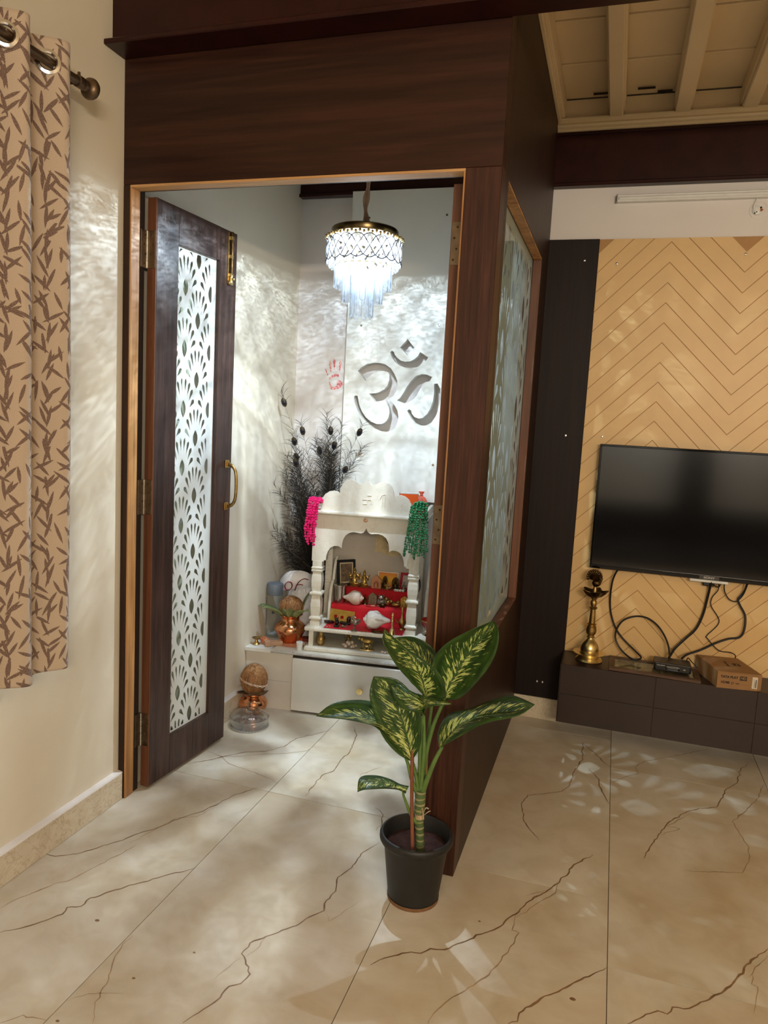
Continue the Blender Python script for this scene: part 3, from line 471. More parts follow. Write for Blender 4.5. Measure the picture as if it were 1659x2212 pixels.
# ---------------------------------------------------------------- partition front (doorway) and side (glazed)
wf = T('wall_front', 'dark wood laminate partition front with the doorway of the pooja room', 'partition', (-1.0, 2.16, 0), kind='structure'); WO = Vector((-1.0, 2.16, 0))
P('header_panel', MB().rbox(XL+.001, XS-.0005, YF, 2.205, 2.120, 2.846, .0015), m_lam_h, wf, off=WO)
P('post_panel', MB().rbox(-.468, XS, YF-.0012, 2.205, 0, 2.1195, .0015), m_lam_v, wf, off=WO)
P('stile_panel', MB().rbox(XL+.001, -1.580, YF, 2.205, 0, 2.1195, .0015), m_lam_side, wf, off=WO)
# door frame: teak lining with a dark rebate behind
df = T('trim_4', 'teak lining of the pooja doorway with dark rebate', 'door frame', (-1.02, 2.16, 0), kind='structure'); DO = Vector((-1.02, 2.16, 0))
P('jamb', MB().rbox(-1.580, -1.574, YF+.002, 2.173, 0, 2.112, .001), m_teak, df, off=DO)
P('jamb', MB().rbox(-.474, -.468, YF+.002, 2.173, 0, 2.112, .001), m_teak, df, off=DO)
P('head', MB().rbox(-1.580, -.468, YF+.002, 2.173, 2.112, 2.120, .001), m_teak_x, df, off=DO)
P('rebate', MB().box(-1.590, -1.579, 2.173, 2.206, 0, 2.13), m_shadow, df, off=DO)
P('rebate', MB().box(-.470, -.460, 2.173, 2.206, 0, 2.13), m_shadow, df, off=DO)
# side wall with window opening
ws = T('wall_side', 'dark laminate side of the pooja room partition facing the hall', 'partition', (-.40, 2.85, 0), kind='structure'); SO = Vector((-.40, 2.85, 0))
X0, X1 = -.435, XS
for nm, a, b, c, d in (('near_stile', 2.205, 2.25, 0, 2.846), ('bottom_panel', 2.25, 3.275, 0, .637), ('top_panel', 2.25, 3.275, 2.123, 2.846), ('far_stile', 3.275, 3.517, 0, 2.846)):
    P(nm, MB().rbox(X0, X1, a, b, c, d, .0008), m_lam_side, ws, off=SO)
win = T('window_1', 'tall frosted glass panel with clear petal pattern in the partition side', 'window', (-.403, 2.76, .637), kind='structure'); NO = Vector((-.403, 2.76, .637))
for z0, z1, nm in ((.637,.643,'sill'),(2.117,2.123,'head_lining')):
    P(nm, MB().rbox(-.401, XS-.001, 2.25, 3.275, z0, z1, .001), m_teak if nm != 'sill' else m_red, win, off=NO)
P('side_lining', MB().rbox(-.401, XS-.001, 3.269, 3.275, .643, 2.117, .001), m_red, win, off=NO)
P('side_lining', MB().rbox(-.401, XS-.001, 2.25, 2.2535, .643, 2.117, .001), m_lam_side, win, off=NO)
for z0, z1 in ((.637,.66),(2.1,2.123)): P('glazing_bead', MB().rbox(-.43, -.41, 2.25, 3.275, z0, z1, .002), m_teak, win, off=NO)

# petal pattern shared by the door and the window
def petal(tip, root, w, n=7):
    t = Vector(tip); r = Vector(root); d = t-r; L = d.length; d.normalize(); p = Vector((-d.y, d.x))
    L1 = []; L2 = []
    for i in range(1, n):
        s = i/n; ww = w*math.sin(PI*min(1, (s**1.6)*.95 + .02))**.8 if s < .985 else 0
        ww = w*(s/.72)**1.25 if s < .72 else w*math.sqrt(max(0, 1-((s-.72)/.30)**2))
        L1.append(r + d*(L*s) + p*ww); L2.append(r + d*(L*s) - p*ww)
    return [r] + L1 + [t] + L2[::-1]
def motif(cx, cz, kx=1.0, kz=1.0):
    out = []
    for tx, tz, rx, rz, w in ((.0125,.112,.0075,.058,.0054),(.037,.099,.021,.046,.0068),(.054,.074,.032,.028,.0075),(.064,.036,.036,.004,.0085)):
        for sg in (1, -1): out.append(petal((sg*tx, tz), (sg*rx, rz), w))
    h, w = .0323, .0145; e = []
    for i in range(8): z = -h + 2*h*i/8; e.append(Vector((w*(1-(z/h)**2), z)))
    for i in range(8): z = h - 2*h*i/8; e.append(Vector((-w*(1-(z/h)**2), z)))
    out.append(e)
    return [[(cx+p[0]*kx, cz+p[1]*kz) for p in q] for q in out]
def clip_rect(poly, x0, x1, z0, z1):
    for ax, sg, lim in ((0,1,x0),(0,-1,-x1),(1,1,z0),(1,-1,-z1)):
        out = []
        for i in range(len(poly)):
            a, b = poly[i], poly[(i+1) % len(poly)]; da, db = sg*a[ax]-lim, sg*b[ax]-lim
            if da >= 0: out.append(a)
            if da*db < 0: t = da/(da-db); out.append(tuple(a[j]+t*(b[j]-a[j]) for j in (0,1)))
        poly = out
        if len(poly) < 3: return []
    ar = abs(sum(poly[i][0]*poly[(i+1)%len(poly)][1]-poly[(i+1)%len(poly)][0]*poly[i][1] for i in range(len(poly))))/2
    return poly if ar > 4e-6 else []
def pattern(x0, x1, z0, z1, cx, cz, kx=1.0, kz=1.0):
    dx, dz = .0775*kx, .2195*kz
    hs = []; i0 = int((x0-cx)/dx)-2
    for i in range(i0, int((x1-cx)/dx)+3):
        for j in range(int((z0-cz)/dz)-2, int((z1-cz)/dz)+3):
            for q in motif(cx+i*dx, cz+j*dz+(dz/2 if i % 2 else 0), kx, kz):
                c = clip_rect(q, x0+.0015, x1-.0015, z0+.0015, z1-.0015)
                if c: hs.append(c)
    return hs
# window: local u = y, z ; film 1 mm behind the glass
my = Matrix(((0,0,1,-.4045),(1,0,0,0),(0,1,0,0),(0,0,0,1)))
film('frosted_film', 2.2545, 3.268, .644, 2.1165, pattern(2.28, 3.24, .68, 2.08, 2.7555, 1.480, 2.09, 1.82), m_film, win, my, NO)
P('glass_pane', MB().box(-.4035, -.4005, 2.2545, 3.268, .644, 2.1165), m_glass, win, off=NO)

# door leaves
def door(name, loc, rz, label, mirror=False):
    d = T(name, label, 'door', loc, rz, kind='structure')
    if mirror: d.scale = (1, -1, 1)
    Wd, H, t, u0, u1, z0, z1 = .49, 2.105, .038, .122, .376, .162, 1.980
    P('hinge_stile', MB().rbox(.004, u0, 0, t, .012, H, .0015), m_lam_door, d)
    P('lock_stile', MB().rbox(u1, Wd, 0, t, .012, H, .0025), m_lam_door, d)
    P('top_rail', MB().rbox(u0, u1, 0, t, z1, H, .0015), m_lam_door, d)
    P('bottom_rail', MB().rbox(u0, u1, 0, t, .012, z0, .0015), m_lam_door, d)
    P('edge_band', MB().rbox(0, .004, .001, t-.001, .010, H, .0008), m_red, d)
    mf = Matrix(((1,0,0,0),(0,0,-1,.016),(0,1,0,0),(0,0,0,1)))
    film('frosted_film', u0, u1, z0, z1, pattern(u0, u1-.028, z0+.006, z1-.004, .185, 1.8455), m_film, d, mf)
    P('glass_pane', MB().box(u0, u1, .017, .020, z0, z1), m_glass, d)
    # pull handle
    h = P('pull_handle', MB().tube(catmull([(.455,-.008,1.194),(.455,-.030,1.185),(.455,-.045,1.160),(.455,-.049,1.105),(.455,-.045,1.052),(.455,-.030,1.028),(.455,-.008,1.020)], 5), [.0075]*6+[.0065]*19+[.0075]*6, 10), m_brass, d, True, label='brass pull handle')
    for z in (1.194, 1.020):
        mb = MB().rbox(.441, .469, -.006, 0, z-.016, z+.016, .0015); mb.rbox(.446, .464, -.011, -.005, z-.010, z+.010, .0012); P('handle_plate', mb, m_brass, h)
    # tower bolt
    b = P('tower_bolt', MB().rbox(.424, .452, -.004, 0, 1.914, 2.098, .001), m_brass_b, d, label='polished brass tower bolt')
    P('bolt_rod', MB().tube([(.438,-.010,1.93),(.438,-.010,2.100)], .0052, 10), m_bronze, b, True)
    mb = MB()
    for z in (1.93, 2.0, 2.07): mb.rbox(.430, .446, -.015, -.003, z, z+.014, .002)
    P('bolt_guide', mb, m_brass_b, b)
    mb = MB().tube([(.438,-.010,1.908),(.438,-.010,1.935)], .006, 10); mb.rbox(.424,.452,-.012,0,1.900,1.914,.002); mb.ball((.438,-.020,1.922), .006, 10, 6)
    P('bolt_knob', mb, m_brass_b, b, True)
    for zc in (1.935, 1.090, .230):
        hg = P('hinge', MB().rbox(-.0015, .0005, .003, .032, zc-.062, zc+.062, .0006), m_steelold, d, label='tarnished steel butt hinge')
        mb = MB()
        for q in range(5): mb.lathe([(.0044,0),(.0044,.0235)], 10, (-.003, .0355, zc-.0615 + q*.0247))
        P('hinge_pin', mb, m_steel, hg, True)
        P('frame_leaf', MB().rbox(-.033, -.0045, .0365, .0385, zc-.062, zc+.062, .0006), m_steelold, hg)
        mb = MB()
        for q in range(4):
            z = zc - .047 + q*.0313
            mb.lathe([(.0034,0),(.002,.0012),(0,.0012)], 8, (-.0015, .012 + .008*(q % 2), z), Matrix.Rotation(-PI/2, 4, 'Y'))
            mb.lathe([(.0034,0),(.002,.0012),(0,.0012)], 8, (-.016 + .006*(q % 2), .0365, z), Matrix.Rotation(PI/2, 4, 'X'))
        P('screw', mb, m_bronze, hg, True)
    return d
m_steelold = mat('tarnished_steel', (118, 104, 88), .42, 1.0, var=.2)
door('door_1', (-1.536, 2.211, 0), math.atan2(.9974, .0717), 'left door leaf standing open with frosted petal glass and brass handle')
door('door_2', (-.521, 2.212, 0), PI/2, 'right door leaf folded back behind the post, only its reddish edge seen', True)
# ================================================================ HALL SIDE
# tiled ledge under the television (hangs clear of the floor)
LZ0, LZ1, LY = .090, .361, 3.302
m_tileb = mat('brown_glazed_tile', (43, 28, 22), .4, var=.08, scale=14)
m_groutb = mat('brown_tile_joint', (84, 64, 54), .7)
lg = T('tv_ledge', 'long dark brown tiled ledge on the wall under the television', 'ledge', (.9, 3.42, LZ0)); LO = Vector((.9, 3.42, LZ0))
P('core', MB().box(-.1435, 1.90, LY+.003, YW-.012, LZ0+.003, LZ1-.003), m_groutb, lg, off=LO)
xt = [-.1445, .258, .66, 1.062, 1.464, 1.90]
for a, b in zip(xt, xt[1:]):
    for z0, z1 in ((LZ0, .2245), (.2255, LZ1)):
        P('tile', MB().rbox(a+.0006, b-.0006, LY, LY+.008, z0, z1, .0008), m_tileb, lg, off=LO)
    P('tile', MB().rbox(a+.0006, b-.0006, LY+.0085, YW-.012, LZ1-.008, LZ1, .0008), m_tileb, lg, off=LO)
P('end_tile', MB().rbox(-.148, -.1445, LY, YW-.02, LZ0, LZ1, .0005), m_tileb, lg, off=LO)
# television
tv = T('television', 'large black flat-screen television hung on the zigzag boards', 'television', (.42, 3.50, .78)); VO = Vector((.42, 3.50, .78))
TX0, TX1, TZ0, TZ1 = -.064, .905, .783, 1.352
m_screen = mat('tv_screen_glass', (6, 6, 7), .10, var=.02, Specular_IOR_Level=1.0); 
P('back_cover', MB().rbox(TX0+.01, TX1-.01, 3.482, 3.515, TZ0+.01, TZ1-.01, .006), m_black, tv, off=VO)
mb = MB()
for a in ((TX0, TX1, TZ0, TZ0+.018), (TX0, TX1, TZ1-.010, TZ1), (TX0, TX0+.010, TZ0+.018, TZ1-.010), (TX1-.010, TX1, TZ0+.018, TZ1-.010)): mb.rbox(a[0], a[1], 3.470, 3.486, a[2], a[3], .0015)
P('bezel', mb, m_blackg, tv, off=VO)
P('screen', MB().box(TX0+.009, TX1-.009, 3.4735, 3.483, TZ0+.017, TZ1-.009), m_screen, tv, off=VO)
lb = P('logo_plate', MB().rbox(.405, .487, 3.4685, 3.4705, TZ0+.001, TZ0+.017, .0008), mat('logo_plate_grey', (58, 52, 48), .4), tv, off=VO)
ML = lambda x, y, z: Matrix(((1,0,0,x),(0,0,-1,y),(0,1,0,z),(0,0,0,1)))
text('lettering', 'SONY', .0125, mat('pale_print', (178, 174, 168), .4), lb, Matrix.Translation(-VO) @ ML(.446, 3.4682, TZ0+.009), label='SONY lettering', sx=1.35, bold=.0003)
P('sensor_bar', MB().rbox(.368, .527, 3.476, 3.500, TZ0-.014, TZ0-.001, .003), m_wht, tv, off=VO, label='pale grey bar under the bezel')
P('cable_socket', MB().rbox(.425, .475, 3.49, 3.51, TZ0-.032, TZ0-.010, .004), m_black, tv, off=VO)
# cables
cl = {'loop': ('black cable hanging from the television in a wide loop onto the ledge', .0042), 'power': ('thick black cable running from the television down to the set-top box', .0055),
      'thin': ('thin black wire with two kinks running to the cardboard box', .0022), 'right': ('black cable sagging from the right under the television to the set-top box', .0048),
      'u': ('thin black cable making a U-turn under the television', .0026), 'short': ('short bent wire between set-top box and cardboard box', .0022), 'stub': ('short cable stub curling under the grey sensor bar', .0030)}
for k_, (lab, r) in cl.items():
    tag(P('cable', MB().tube(catmull(CABLES[k_], 6), r, 8), m_cable, smooth=True), lab, 'cable', 'cables under the television')
# brass lamp with peacock
bl = T('brass_oil_lamp', 'tall brass oil lamp with a peacock on top on the ledge', 'lamp', (-.030, 3.418, LZ1))
P('foot', MB().lathe([(.0,0),(.058,0),(.061,.004),(.055,.012),(.046,.022),(.052,.026),(.070,.036),(.073,.0385),(.069,.0395),(.045,.036),(.041,.040),(.0,.042)], 32), m_brass_b, bl, True)
P('base_dome', MB().lathe([(.040,.040),(.042,.052),(.039,.068),(.031,.084),(.022,.094),(.014,.102),(.013,.108)], 28), m_brass_b, bl, True)
P('column', MB().lathe([(.012,.106),(.019,.110),(.013,.118),(.021,.128),(.024,.142),(.021,.156),(.022,.160),(.016,.166),(.021,.171),(.014,.177),(.0135,.20),(.011,.24),(.017,.244),(.019,.249),(.011,.255),(.014,.262),(.0145,.276),(.009,.284),(.014,.290),(.018,.300)], 22), m_brass, bl, True)
def lamp_dish(n, r, z):
    mb = MB(); vs = []; fs = []; N = 60
    for i, (rr, zz) in enumerate([(.10,0),(.35,-.002),(.62,.003),(.85,.014),(1.0,.026),(.98,.028),(.82,.018),(.6,.008),(.10,.006)]):
        for k in range(N):
            a = 2*PI*k/N; pk = abs(math.cos(a*n/2))**3; R = r*rr*(1 + .45*pk*rr)
            vs.append((R*math.cos(a), R*math.sin(a), z+zz*(1+.25*pk)))
    for i in range(8):
        for k in range(N): fs.append((i*N+k, i*N+(k+1)%N, (i+1)*N+(k+1)%N, (i+1)*N+k))
    return mb.add(vs, fs)
P('oil_dish', lamp_dish(5, .042, .298), m_bronze, bl, True, label='dark brass dish with five spouts')
mb = MB().lathe([(.012,.302),(.015,.312),(.009,.335),(.006,.345)], 16); P('dish_stem', mb, m_brass, bl, True)
pk = MB().ball((.004,0,.362), .020, 14, 10, (1,.75,.8)); pk.tube(catmull([(.016,0,.366),(.022,0,.38),(.016,0,.392),(.020,0,.398)],4), [.008]*4+[.006]*4+[.0045]*5, 8); pk.ball((.019,0,.397), .0055, 8, 6)
pk.lathe([(.004,.342),(.010,.348),(.006,.356)], 10)
P('peacock', pk, m_bronze, bl, True)
fan = MB()
for i in range(13):
    a = -0.12*PI + i*(1.18*PI)/12 + .03
    d = Vector((math.cos(a)*.9, .1, math.sin(a))); c = Vector((-.006,.004,.385)) + d*.024
    fan.tube([Vector((-.004,.004,.372)), c, c + d*.012], [.003,.0065,.004], 6, flat=.5); fan.ball(tuple(c + d*.010), .0062, 8, 6, (1,.6,1))
P('peacock_tail', fan, m_bronze, bl, True)
# photo frame lying flat
pf = T('photo_frame', 'brown wooden picture frame lying flat on the ledge', 'frame', (.25, 3.40, LZ1), -.02)
mfw = wood('brown_frame_wood', (66, 42, 30), (84, 58, 42), (98, 70, 52), 'x', .45, 2.0)
for a in ((-.19,.19,-.095,-.070),(-.19,.19,.070,.095),(-.19,-.165,-.070,.070),(.165,.19,-.070,.070)): P('frame_rail', MB().rbox(*a, 0, .014, .002), mfw, pf)
P('mount', MB().box(-.166,.166,-.071,.071,.002,.007), mat('pale_mount', (176, 160, 132), .6), pf)
mb = MB().box(-.150,-.080,-.058,.058,.0072,.0078); mb.box(-.070,.030,-.058,.058,.0072,.0078); mb.box(.04,.15,-.058,.058,.0072,.0078)
P('photo', mb, mat('faded_photo', (132, 112, 84), .5, var=.5, scale=40), pf)
P('frame_glass', MB().box(-.166,.166,-.071,.071,.0085,.010), m_glass, pf)
# set-top box
sb = T('set_top_box', 'small black set-top box resting on the picture frame', 'set-top box', (.325, 3.400, LZ1+.0145), -.01)
P('shell', MB().rbox(-.077, .077, -.048, .048, .004, .040, .006, 2), m_black, sb)
P('front_face', MB().rbox(-.070, .070, -.0500, -.046, .006, .036, .002), mat('dark_front', (13,14,14), .25), sb)
P('window', MB().rbox(-.028, .028, -.0512, -.0495, .012, .027, .005, 3), m_blackg, sb)
rg = [(-.030 + .0,0)]; pts = [(.029*math.copysign(abs(math.cos(a))**.35, math.cos(a)), -.0515, .0195+.0085*math.copysign(abs(math.sin(a))**.7, math.sin(a))) for a in [2*PI*i/28 for i in range(29)]]
P('window_trim', MB().tube(pts, .0009, 6, cap=False), m_steel, sb, True)
text('lettering', 'TATA PLAY', .0068, mat('pale_print', (178,174,168), .4), sb, ML(-.0495, -.0503, .029), bold=.0002)
text('lettering', 'HD', .0065, mat('pale_print', (178,174,168), .4), sb, ML(.048, -.0503, .021), bold=.0003)
for x in (-.06, .06): P('foot', MB().lathe([(.008,0),(.008,.005)], 12, (x, 0, 0)), m_black, sb)
# cardboard box
mc = mat('brown_cardboard', (150, 112, 72), .75, var=.07, scale=18)
cb = T('cardboard_box', 'flat brown cardboard box printed TATA PLAY HD on the ledge', 'box', (.566, 3.413, LZ1), math.radians(8))
bx0, bx1, by0, by1, bz = -.086, .086, -.112, .104, .070
sh = .13
def shear(mb): mb.v = [(x - (y-by0)*.16, y, z) for x, y, z in mb.v]; return mb
P('carton', shear(MB().rbox(bx0, bx1, by0, by1, 0, bz, .0012)), mc, cb)
P('lid_flap', shear(MB().rbox(bx0, bx1+.003, by0-.001, by1, bz, bz+.0022, .0006)), mc, cb)
P('front_flap', MB().rbox(bx0+.0, bx1-.010, by0-.0022, by0-.0004, .0, bz-.002, .0005), mc, cb)
P('side_flap', MB().rbox(bx1-.030, bx1+.004, by0-.0012, by0+.0004, .004, bz, .0004), mc, cb)
MF = lambda x, z: ML(x, by0-.0023, z)
text('lettering', 'TATA PLAY', .0135, m_ink, cb, MF(-.0385, .050), label='black TATA PLAY print', bold=.0006)
P('logo_patch', MB().rbox(.003, .031, by0-.0027, by0-.0023, .040, .058, .0001), m_ink, cb)
text('lettering', 'HD', .0155, mc, cb, ML(.017, by0-.0028, .049), bold=.0006)
text('lettering', 'HDMI', .0145, m_ink, cb, MF(-.053, .026), label='black HDMI print', bold=.0004, sx=.95)
text('lettering', 'NFC', .0085, m_ink, cb, MF(-.004, .024), bold=.0002)
P('print_line', MB().box(.010, .042, by0-.0026, by0-.0023, .0215, .0224), mat('brown_print', (116, 86, 56), .8), cb)
mb = MB().tube([( -.0235+.0045*math.cos(a), by0-.0024, .024+.005*math.sin(a)) for a in [i*.7 for i in range(8)]], .0010, 5); P('mark', mb, m_ink, cb)
st = P('sticker', MB().rbox(.0525, .0740, by0-.0030, by0-.0022, .010, .060, .0002), mat('white_sticker', (214,204,186), .6), cb, label='white barcode sticker')
mb = MB()
for i, (a, b) in enumerate([(.067,.0695),(.0655,.066),(.0635,.0642),(.0615,.0622)]): mb.box(a, b, by0-.0033, by0-.0029, .014, .050 - .006*(i % 3))
P('print_line', mb, m_ink, st)
MT = Matrix(((0,1,0,0),(-1,0,0,0),(0,0,1,bz+.0024),(0,0,0,1)))
text('lettering', 'TATA PLAY', .014, m_ink, cb, Matrix.Translation((-.022,.0,0)) @ MT, bold=.0006)
mb = MB().rbox(-.014,.014,-.016,.016,0,.0003,.0001); mb.v = [(x+.02-(y)*.1, y-.0, z+bz+.0022) for x,y,z in mb.v]; P('logo_patch', mb, m_ink, cb)
text('lettering', 'HD', .013, mc, cb, Matrix.Translation((.02,0,.0003)) @ MT, bold=.0005)
# white batten and socket on the wall above
bt = T('batten_light', 'slim white batten fixed high on the white wall strip', 'batten', (.6, 3.52, 2.42)); BO = Vector((.6, 3.52, 2.42))
P('channel', MB().rbox(-.086, 1.15, 3.506, 3.535, 2.412, 2.443, .003), m_wht, bt, off=BO)
P('cover_strip', MB().rbox(-.08, 1.145, 3.500, 3.508, 2.418, 2.432, .003), m_wht, bt, off=BO)
P('end_cap', MB().rbox(-.0895, -.086, 3.504, 3.535, 2.411, 2.444, .001), m_steel, bt, off=BO)
so = T('wall_socket', 'round white junction box with open holes under the batten', 'socket', (.488, 3.53, 2.367)); QO = Vector((.488, 3.53, 2.367))
RX = Matrix.Rotation(PI/2, 4, 'X')
P('plate', MB().lathe([(.036,0),(.036,.002),(.030,.004),(.026,.003),(0,.003)], 30, (.488, 3.535, 2.367), RX), m_white, so, True, off=QO)
P('boss', MB().lathe([(.020,0),(.019,.008),(.015,.010),(0,.010)], 22, (.483, 3.533, 2.365), RX), m_wht, so, True, off=QO)
for x, z, r in ((.496,2.374,.0045),(.481,2.357,.0028),(.474,2.352,.0032)): P('hole', MB().lathe([(r,0),(r,.0015),(0,.0015)], 10, (x, 3.5245, z), RX), m_black, so, True, off=QO)
P('wire_end', MB().tube(catmull([(.494,3.523,2.367),(.500,3.516,2.364),(.496,3.513,2.359),(.503,3.510,2.362)],4), .0028, 6), m_copper, so, True, off=QO)
P('lead_wire', MB().tube(catmull([(.478,3.530,2.412),(.472,3.523,2.395),(.468,3.524,2.375),(.474,3.522,2.355)],4), .0032, 8), m_wht, so, True, off=QO)

# ================================================================ CURTAIN
def curtain_mat():
    s = NT('leaf_print_fabric'); setp(s.b, (190, 160, 128), .85)
    uv = s.n('ShaderNodeUVMap')
    w = s.n('ShaderNodeTexNoise', {'Vector': uv, 'Scale': 700.0, 'Detail': 2.0})
    base = s.ramp(w, [(.3, lin((172, 152, 132))), (.7, lin((202, 182, 160)))])
    fac = None
    for k, (sc, off) in enumerate(((15, (0, 0, 0)), (15, (3.37, 7.13, 0)), (16, (11.1, 2.9, 0)), (15, (5.7, 13.3, 0)), (15, (17.9, 4.1, 0)))):
        mp = s.n('ShaderNodeMapping', {'Vector': uv, 'Location': off})
        vo = s.n('ShaderNodeTexVoronoi', {'Vector': mp, 'Scale': float(sc), 'Randomness': 0.6}, voronoi_dimensions='2D')
        d = s.n('ShaderNodeVectorMath', {0: mp, 1: (vo, 'Position')}, operation='SUBTRACT')
        sx = s.n('ShaderNodeSeparateColor', {0: (vo, 'Color')})
        ang = s.math('MULTIPLY_ADD', (sx, 0), 2.3, -1.15)
        ro = s.n('ShaderNodeVectorRotate', {'Vector': d, 'Angle': ang}, rotation_type='Z_AXIS')
        q = s.n('ShaderNodeSeparateXYZ', {0: ro})
        len_ = s.math('MULTIPLY_ADD', (sx, 1), .016, .021)
        a = s.math('DIVIDE', (q, 'Y'), len_); aa = s.math('MULTIPLY', a, a)
        wid = s.math('MULTIPLY', s.math('SUBTRACT', 1.0, aa), .0046)
        inn = s.math('LESS_THAN', s.math('ABSOLUTE', (q, 'X')), wid)
        fac = inn if fac is None else s.math('MAXIMUM', fac, inn)
    n2 = s.n('ShaderNodeTexNoise', {'Vector': uv, 'Scale': 420.0, 'Detail': 2.0})
    leaf = s.ramp(n2, [(.35, lin((88, 68, 60))), (.7, lin((146, 120, 104)))])
    mx = s.n('ShaderNodeMix', {0: fac, 6: base, 7: leaf}, data_type='RGBA'); s.link(mx, 2, s.b, 'Base Color')
    s.b.inputs['Sheen Weight'].default_value = .2
    s.bump(w, .25, .001); return s.m
m_curt = curtain_mat()
cu = T('curtain', 'beige curtain printed with brown leaves hanging on the left wall', 'curtain', (-1.52, 1.5, .61)); CO = Vector((-1.52, 1.5, .61))
def cx_at(y, z):
    a = .036*(1 - .12*(2.3-z)); return -1.512 + a*math.sin(2*PI*(y-1.687)/.143) + .006*math.sin(z*3.1 + y*9)*(2.35-z)/1.7
EYC = [1.687 - .143*i for i in range(6)]
mb = MB(); ny, nz = 190, 170; ya, yb = .93, 1.7385; vs = []; uv = []; fs = []; s_ = 0; prev = None
for i in range(ny+1):
    y = ya + (yb-ya)*i/ny
    if prev is not None: s_ += math.hypot(y-prev, cx_at(y, 1.5)-cx_at(prev, 1.5))
    prev = y
    for j in range(nz+1):
        z = .622 + (2.352-.622)*j/nz
        yy = y + (1.7 - z)*.008*math.sin(y*16)
        vs.append((cx_at(y, z), yy, z + .004*math.sin(y*30)*(j == 0))); uv.append((s_ + .001, z))
for i in range(ny):
    for j in range(nz):
        a = i*(nz+1)+j
        y = ya + (yb-ya)*(i+.5)/ny; z = .622 + (2.352-.622)*(j+.5)/nz
        if any(((cx_at(y, z)-cx_at(q, 2.29))**2 + (y-q)**2 + (z-2.29)**2) < .0232**2 for q in EYC): continue
        fs.append((a, a+nz+1, a+nz+2, a+1))
o = P('cloth', mb.add(vs, fs, uv), m_curt, cu, True, off=CO, ang=180)
md = o.modifiers.new('thick', 'SOLIDIFY'); md.thickness = .002; md.offset = 0
for i in range(6):
    yc = 1.687 - .143*i
    if yc < .95: break
    nrm = Vector((1, -1.05, 0)).normalized(); q = nrm.to_track_quat('Z', 'Y').to_matrix().to_4x4()
    c = Vector((cx_at(yc, 2.29), yc, 2.29)) + nrm*.004
    P('eyelet', MB().lathe([(.0205,-.004),(.0205,.004),(.024,.0065),(.031,.005),(.033,.001),(.031,-.004),(.024,-.0055),(.0205,-.004)], 30, c, q, cap=False), m_chrome, cu, True, off=CO)
rd = T('curtain_rod', 'dark bronze curtain rod with round end knob above the curtain', 'curtain rod', (-1.52, 1.5, 2.29)); RO = Vector((-1.52, 1.5, 2.29))
m_rod = mat('antique_rod_metal', (104, 84, 64), .38, .8, var=.2)
P('rod', MB().tube([(-1.512,.6,2.293),(-1.512,1.80,2.293)], .0125, 16), m_rod, rd, True, off=RO)
RY = Matrix.Rotation(-PI/2, 4, 'X')
P('collar', MB().lathe([(.0125,0),(.0165,.002),(.0165,.022),(.0145,.026),(.0155,.030),(.0155,.038),(.012,.042)], 18, (-1.512,1.795,2.293), RY), m_rod, rd, True, off=RO)
P('end_knob', MB().lathe([(.012,0),(.022,.004),(.028,.010),(.030,.018),(.027,.026),(.018,.032),(0,.035)], 24, (-1.512,1.834,2.293), RY), m_rod, rd, True, off=RO, label='rounded end knob')
mb = MB().tube([(-1.512,1.805,2.293),(-1.560,1.805,2.296),(-1.604,1.805,2.296)], .007, 10); mb.lathe([(.022,0),(.022,.004),(.012,.007)], 18, (-1.6045,1.805,2.296), Matrix.Rotation(PI/2, 4, 'Y')); mb.tube([(-1.512,1.805,2.30),(-1.512,1.805,2.318)], .004, 8)
P('bracket', mb, m_rod, rd, True, off=RO)
# ================================================================ POOJA CABINET AND SHRINE
m_cab = mat('white_cabinet_laminate', (212, 210, 204), .42, var=.03, scale=10)
m_cabside = mat('offwhite_cabinet_side', (206, 200, 190), .5, var=.04, scale=12)
KA = math.radians(7.0)
cab = T('cabinet', 'low white pooja cabinet with one wide drawer under the marble shrine', 'cabinet', (-1.604, 3.069, 0), KA)
def kback(lx): return (3.531 - (3.069 + lx*math.sin(KA)))/math.cos(KA)   # local depth to the wall
def slab(x0, x1, yf, z0, z1, lip=0):
    return MB().prism([(x0, yf), (x1, yf), (x1, kback(x1)), (x0+.058, kback(x0+.058))], lambda a, b: (a, b, z0), (0, 0, z1-z0))
LX1 = 1.150
P('carcass', slab(.002, LX1, .012, .012, .278), m_cabside, cab)
P('plinth', MB().box(.23, LX1, .022, .05, 0, .03), m_black, cab)
P('side_tile', MB().rbox(.006, .236, .009, .014, .0, .139, .001), m_cabside, cab)
P('side_tile', MB().rbox(.006, .236, .009, .014, .140, .2775, .001), m_cabside, cab)
P('gap_shade_strip', MB().box(.236, LX1, .010, .0125, .002, .2775), m_shadow, cab)  # dark strip standing in for the shade round the drawer
dr = P('drawer_front', MB().rbox(.240, LX1-.004, -.010, .008, .012, .266, .0015), m_cab, cab)
P('knob', MB().lathe([(.007,0),(.006,.010),(.0145,.014),(.0165,.019),(.0145,.023),(0,.0245)], 24, (.574, -.010, .150), Matrix.Rotation(PI/2, 4, 'X')), m_brass_b, dr, True, label='round brass knob')
P('counter_tile', slab(.0, .128, -.004, .279, .2945), m_cab, cab)
mb = slab(.1295, LX1, .0, .280, .296); P('counter_slab', mb, m_marble, cab)
P('bullnose', MB().tube([(.1295, .001, .288), (LX1, .001, .288)], .0079, 12), marble('grey_marble_edge', (196,194,190), (160,156,150), 12, .4, .2), cab, True)

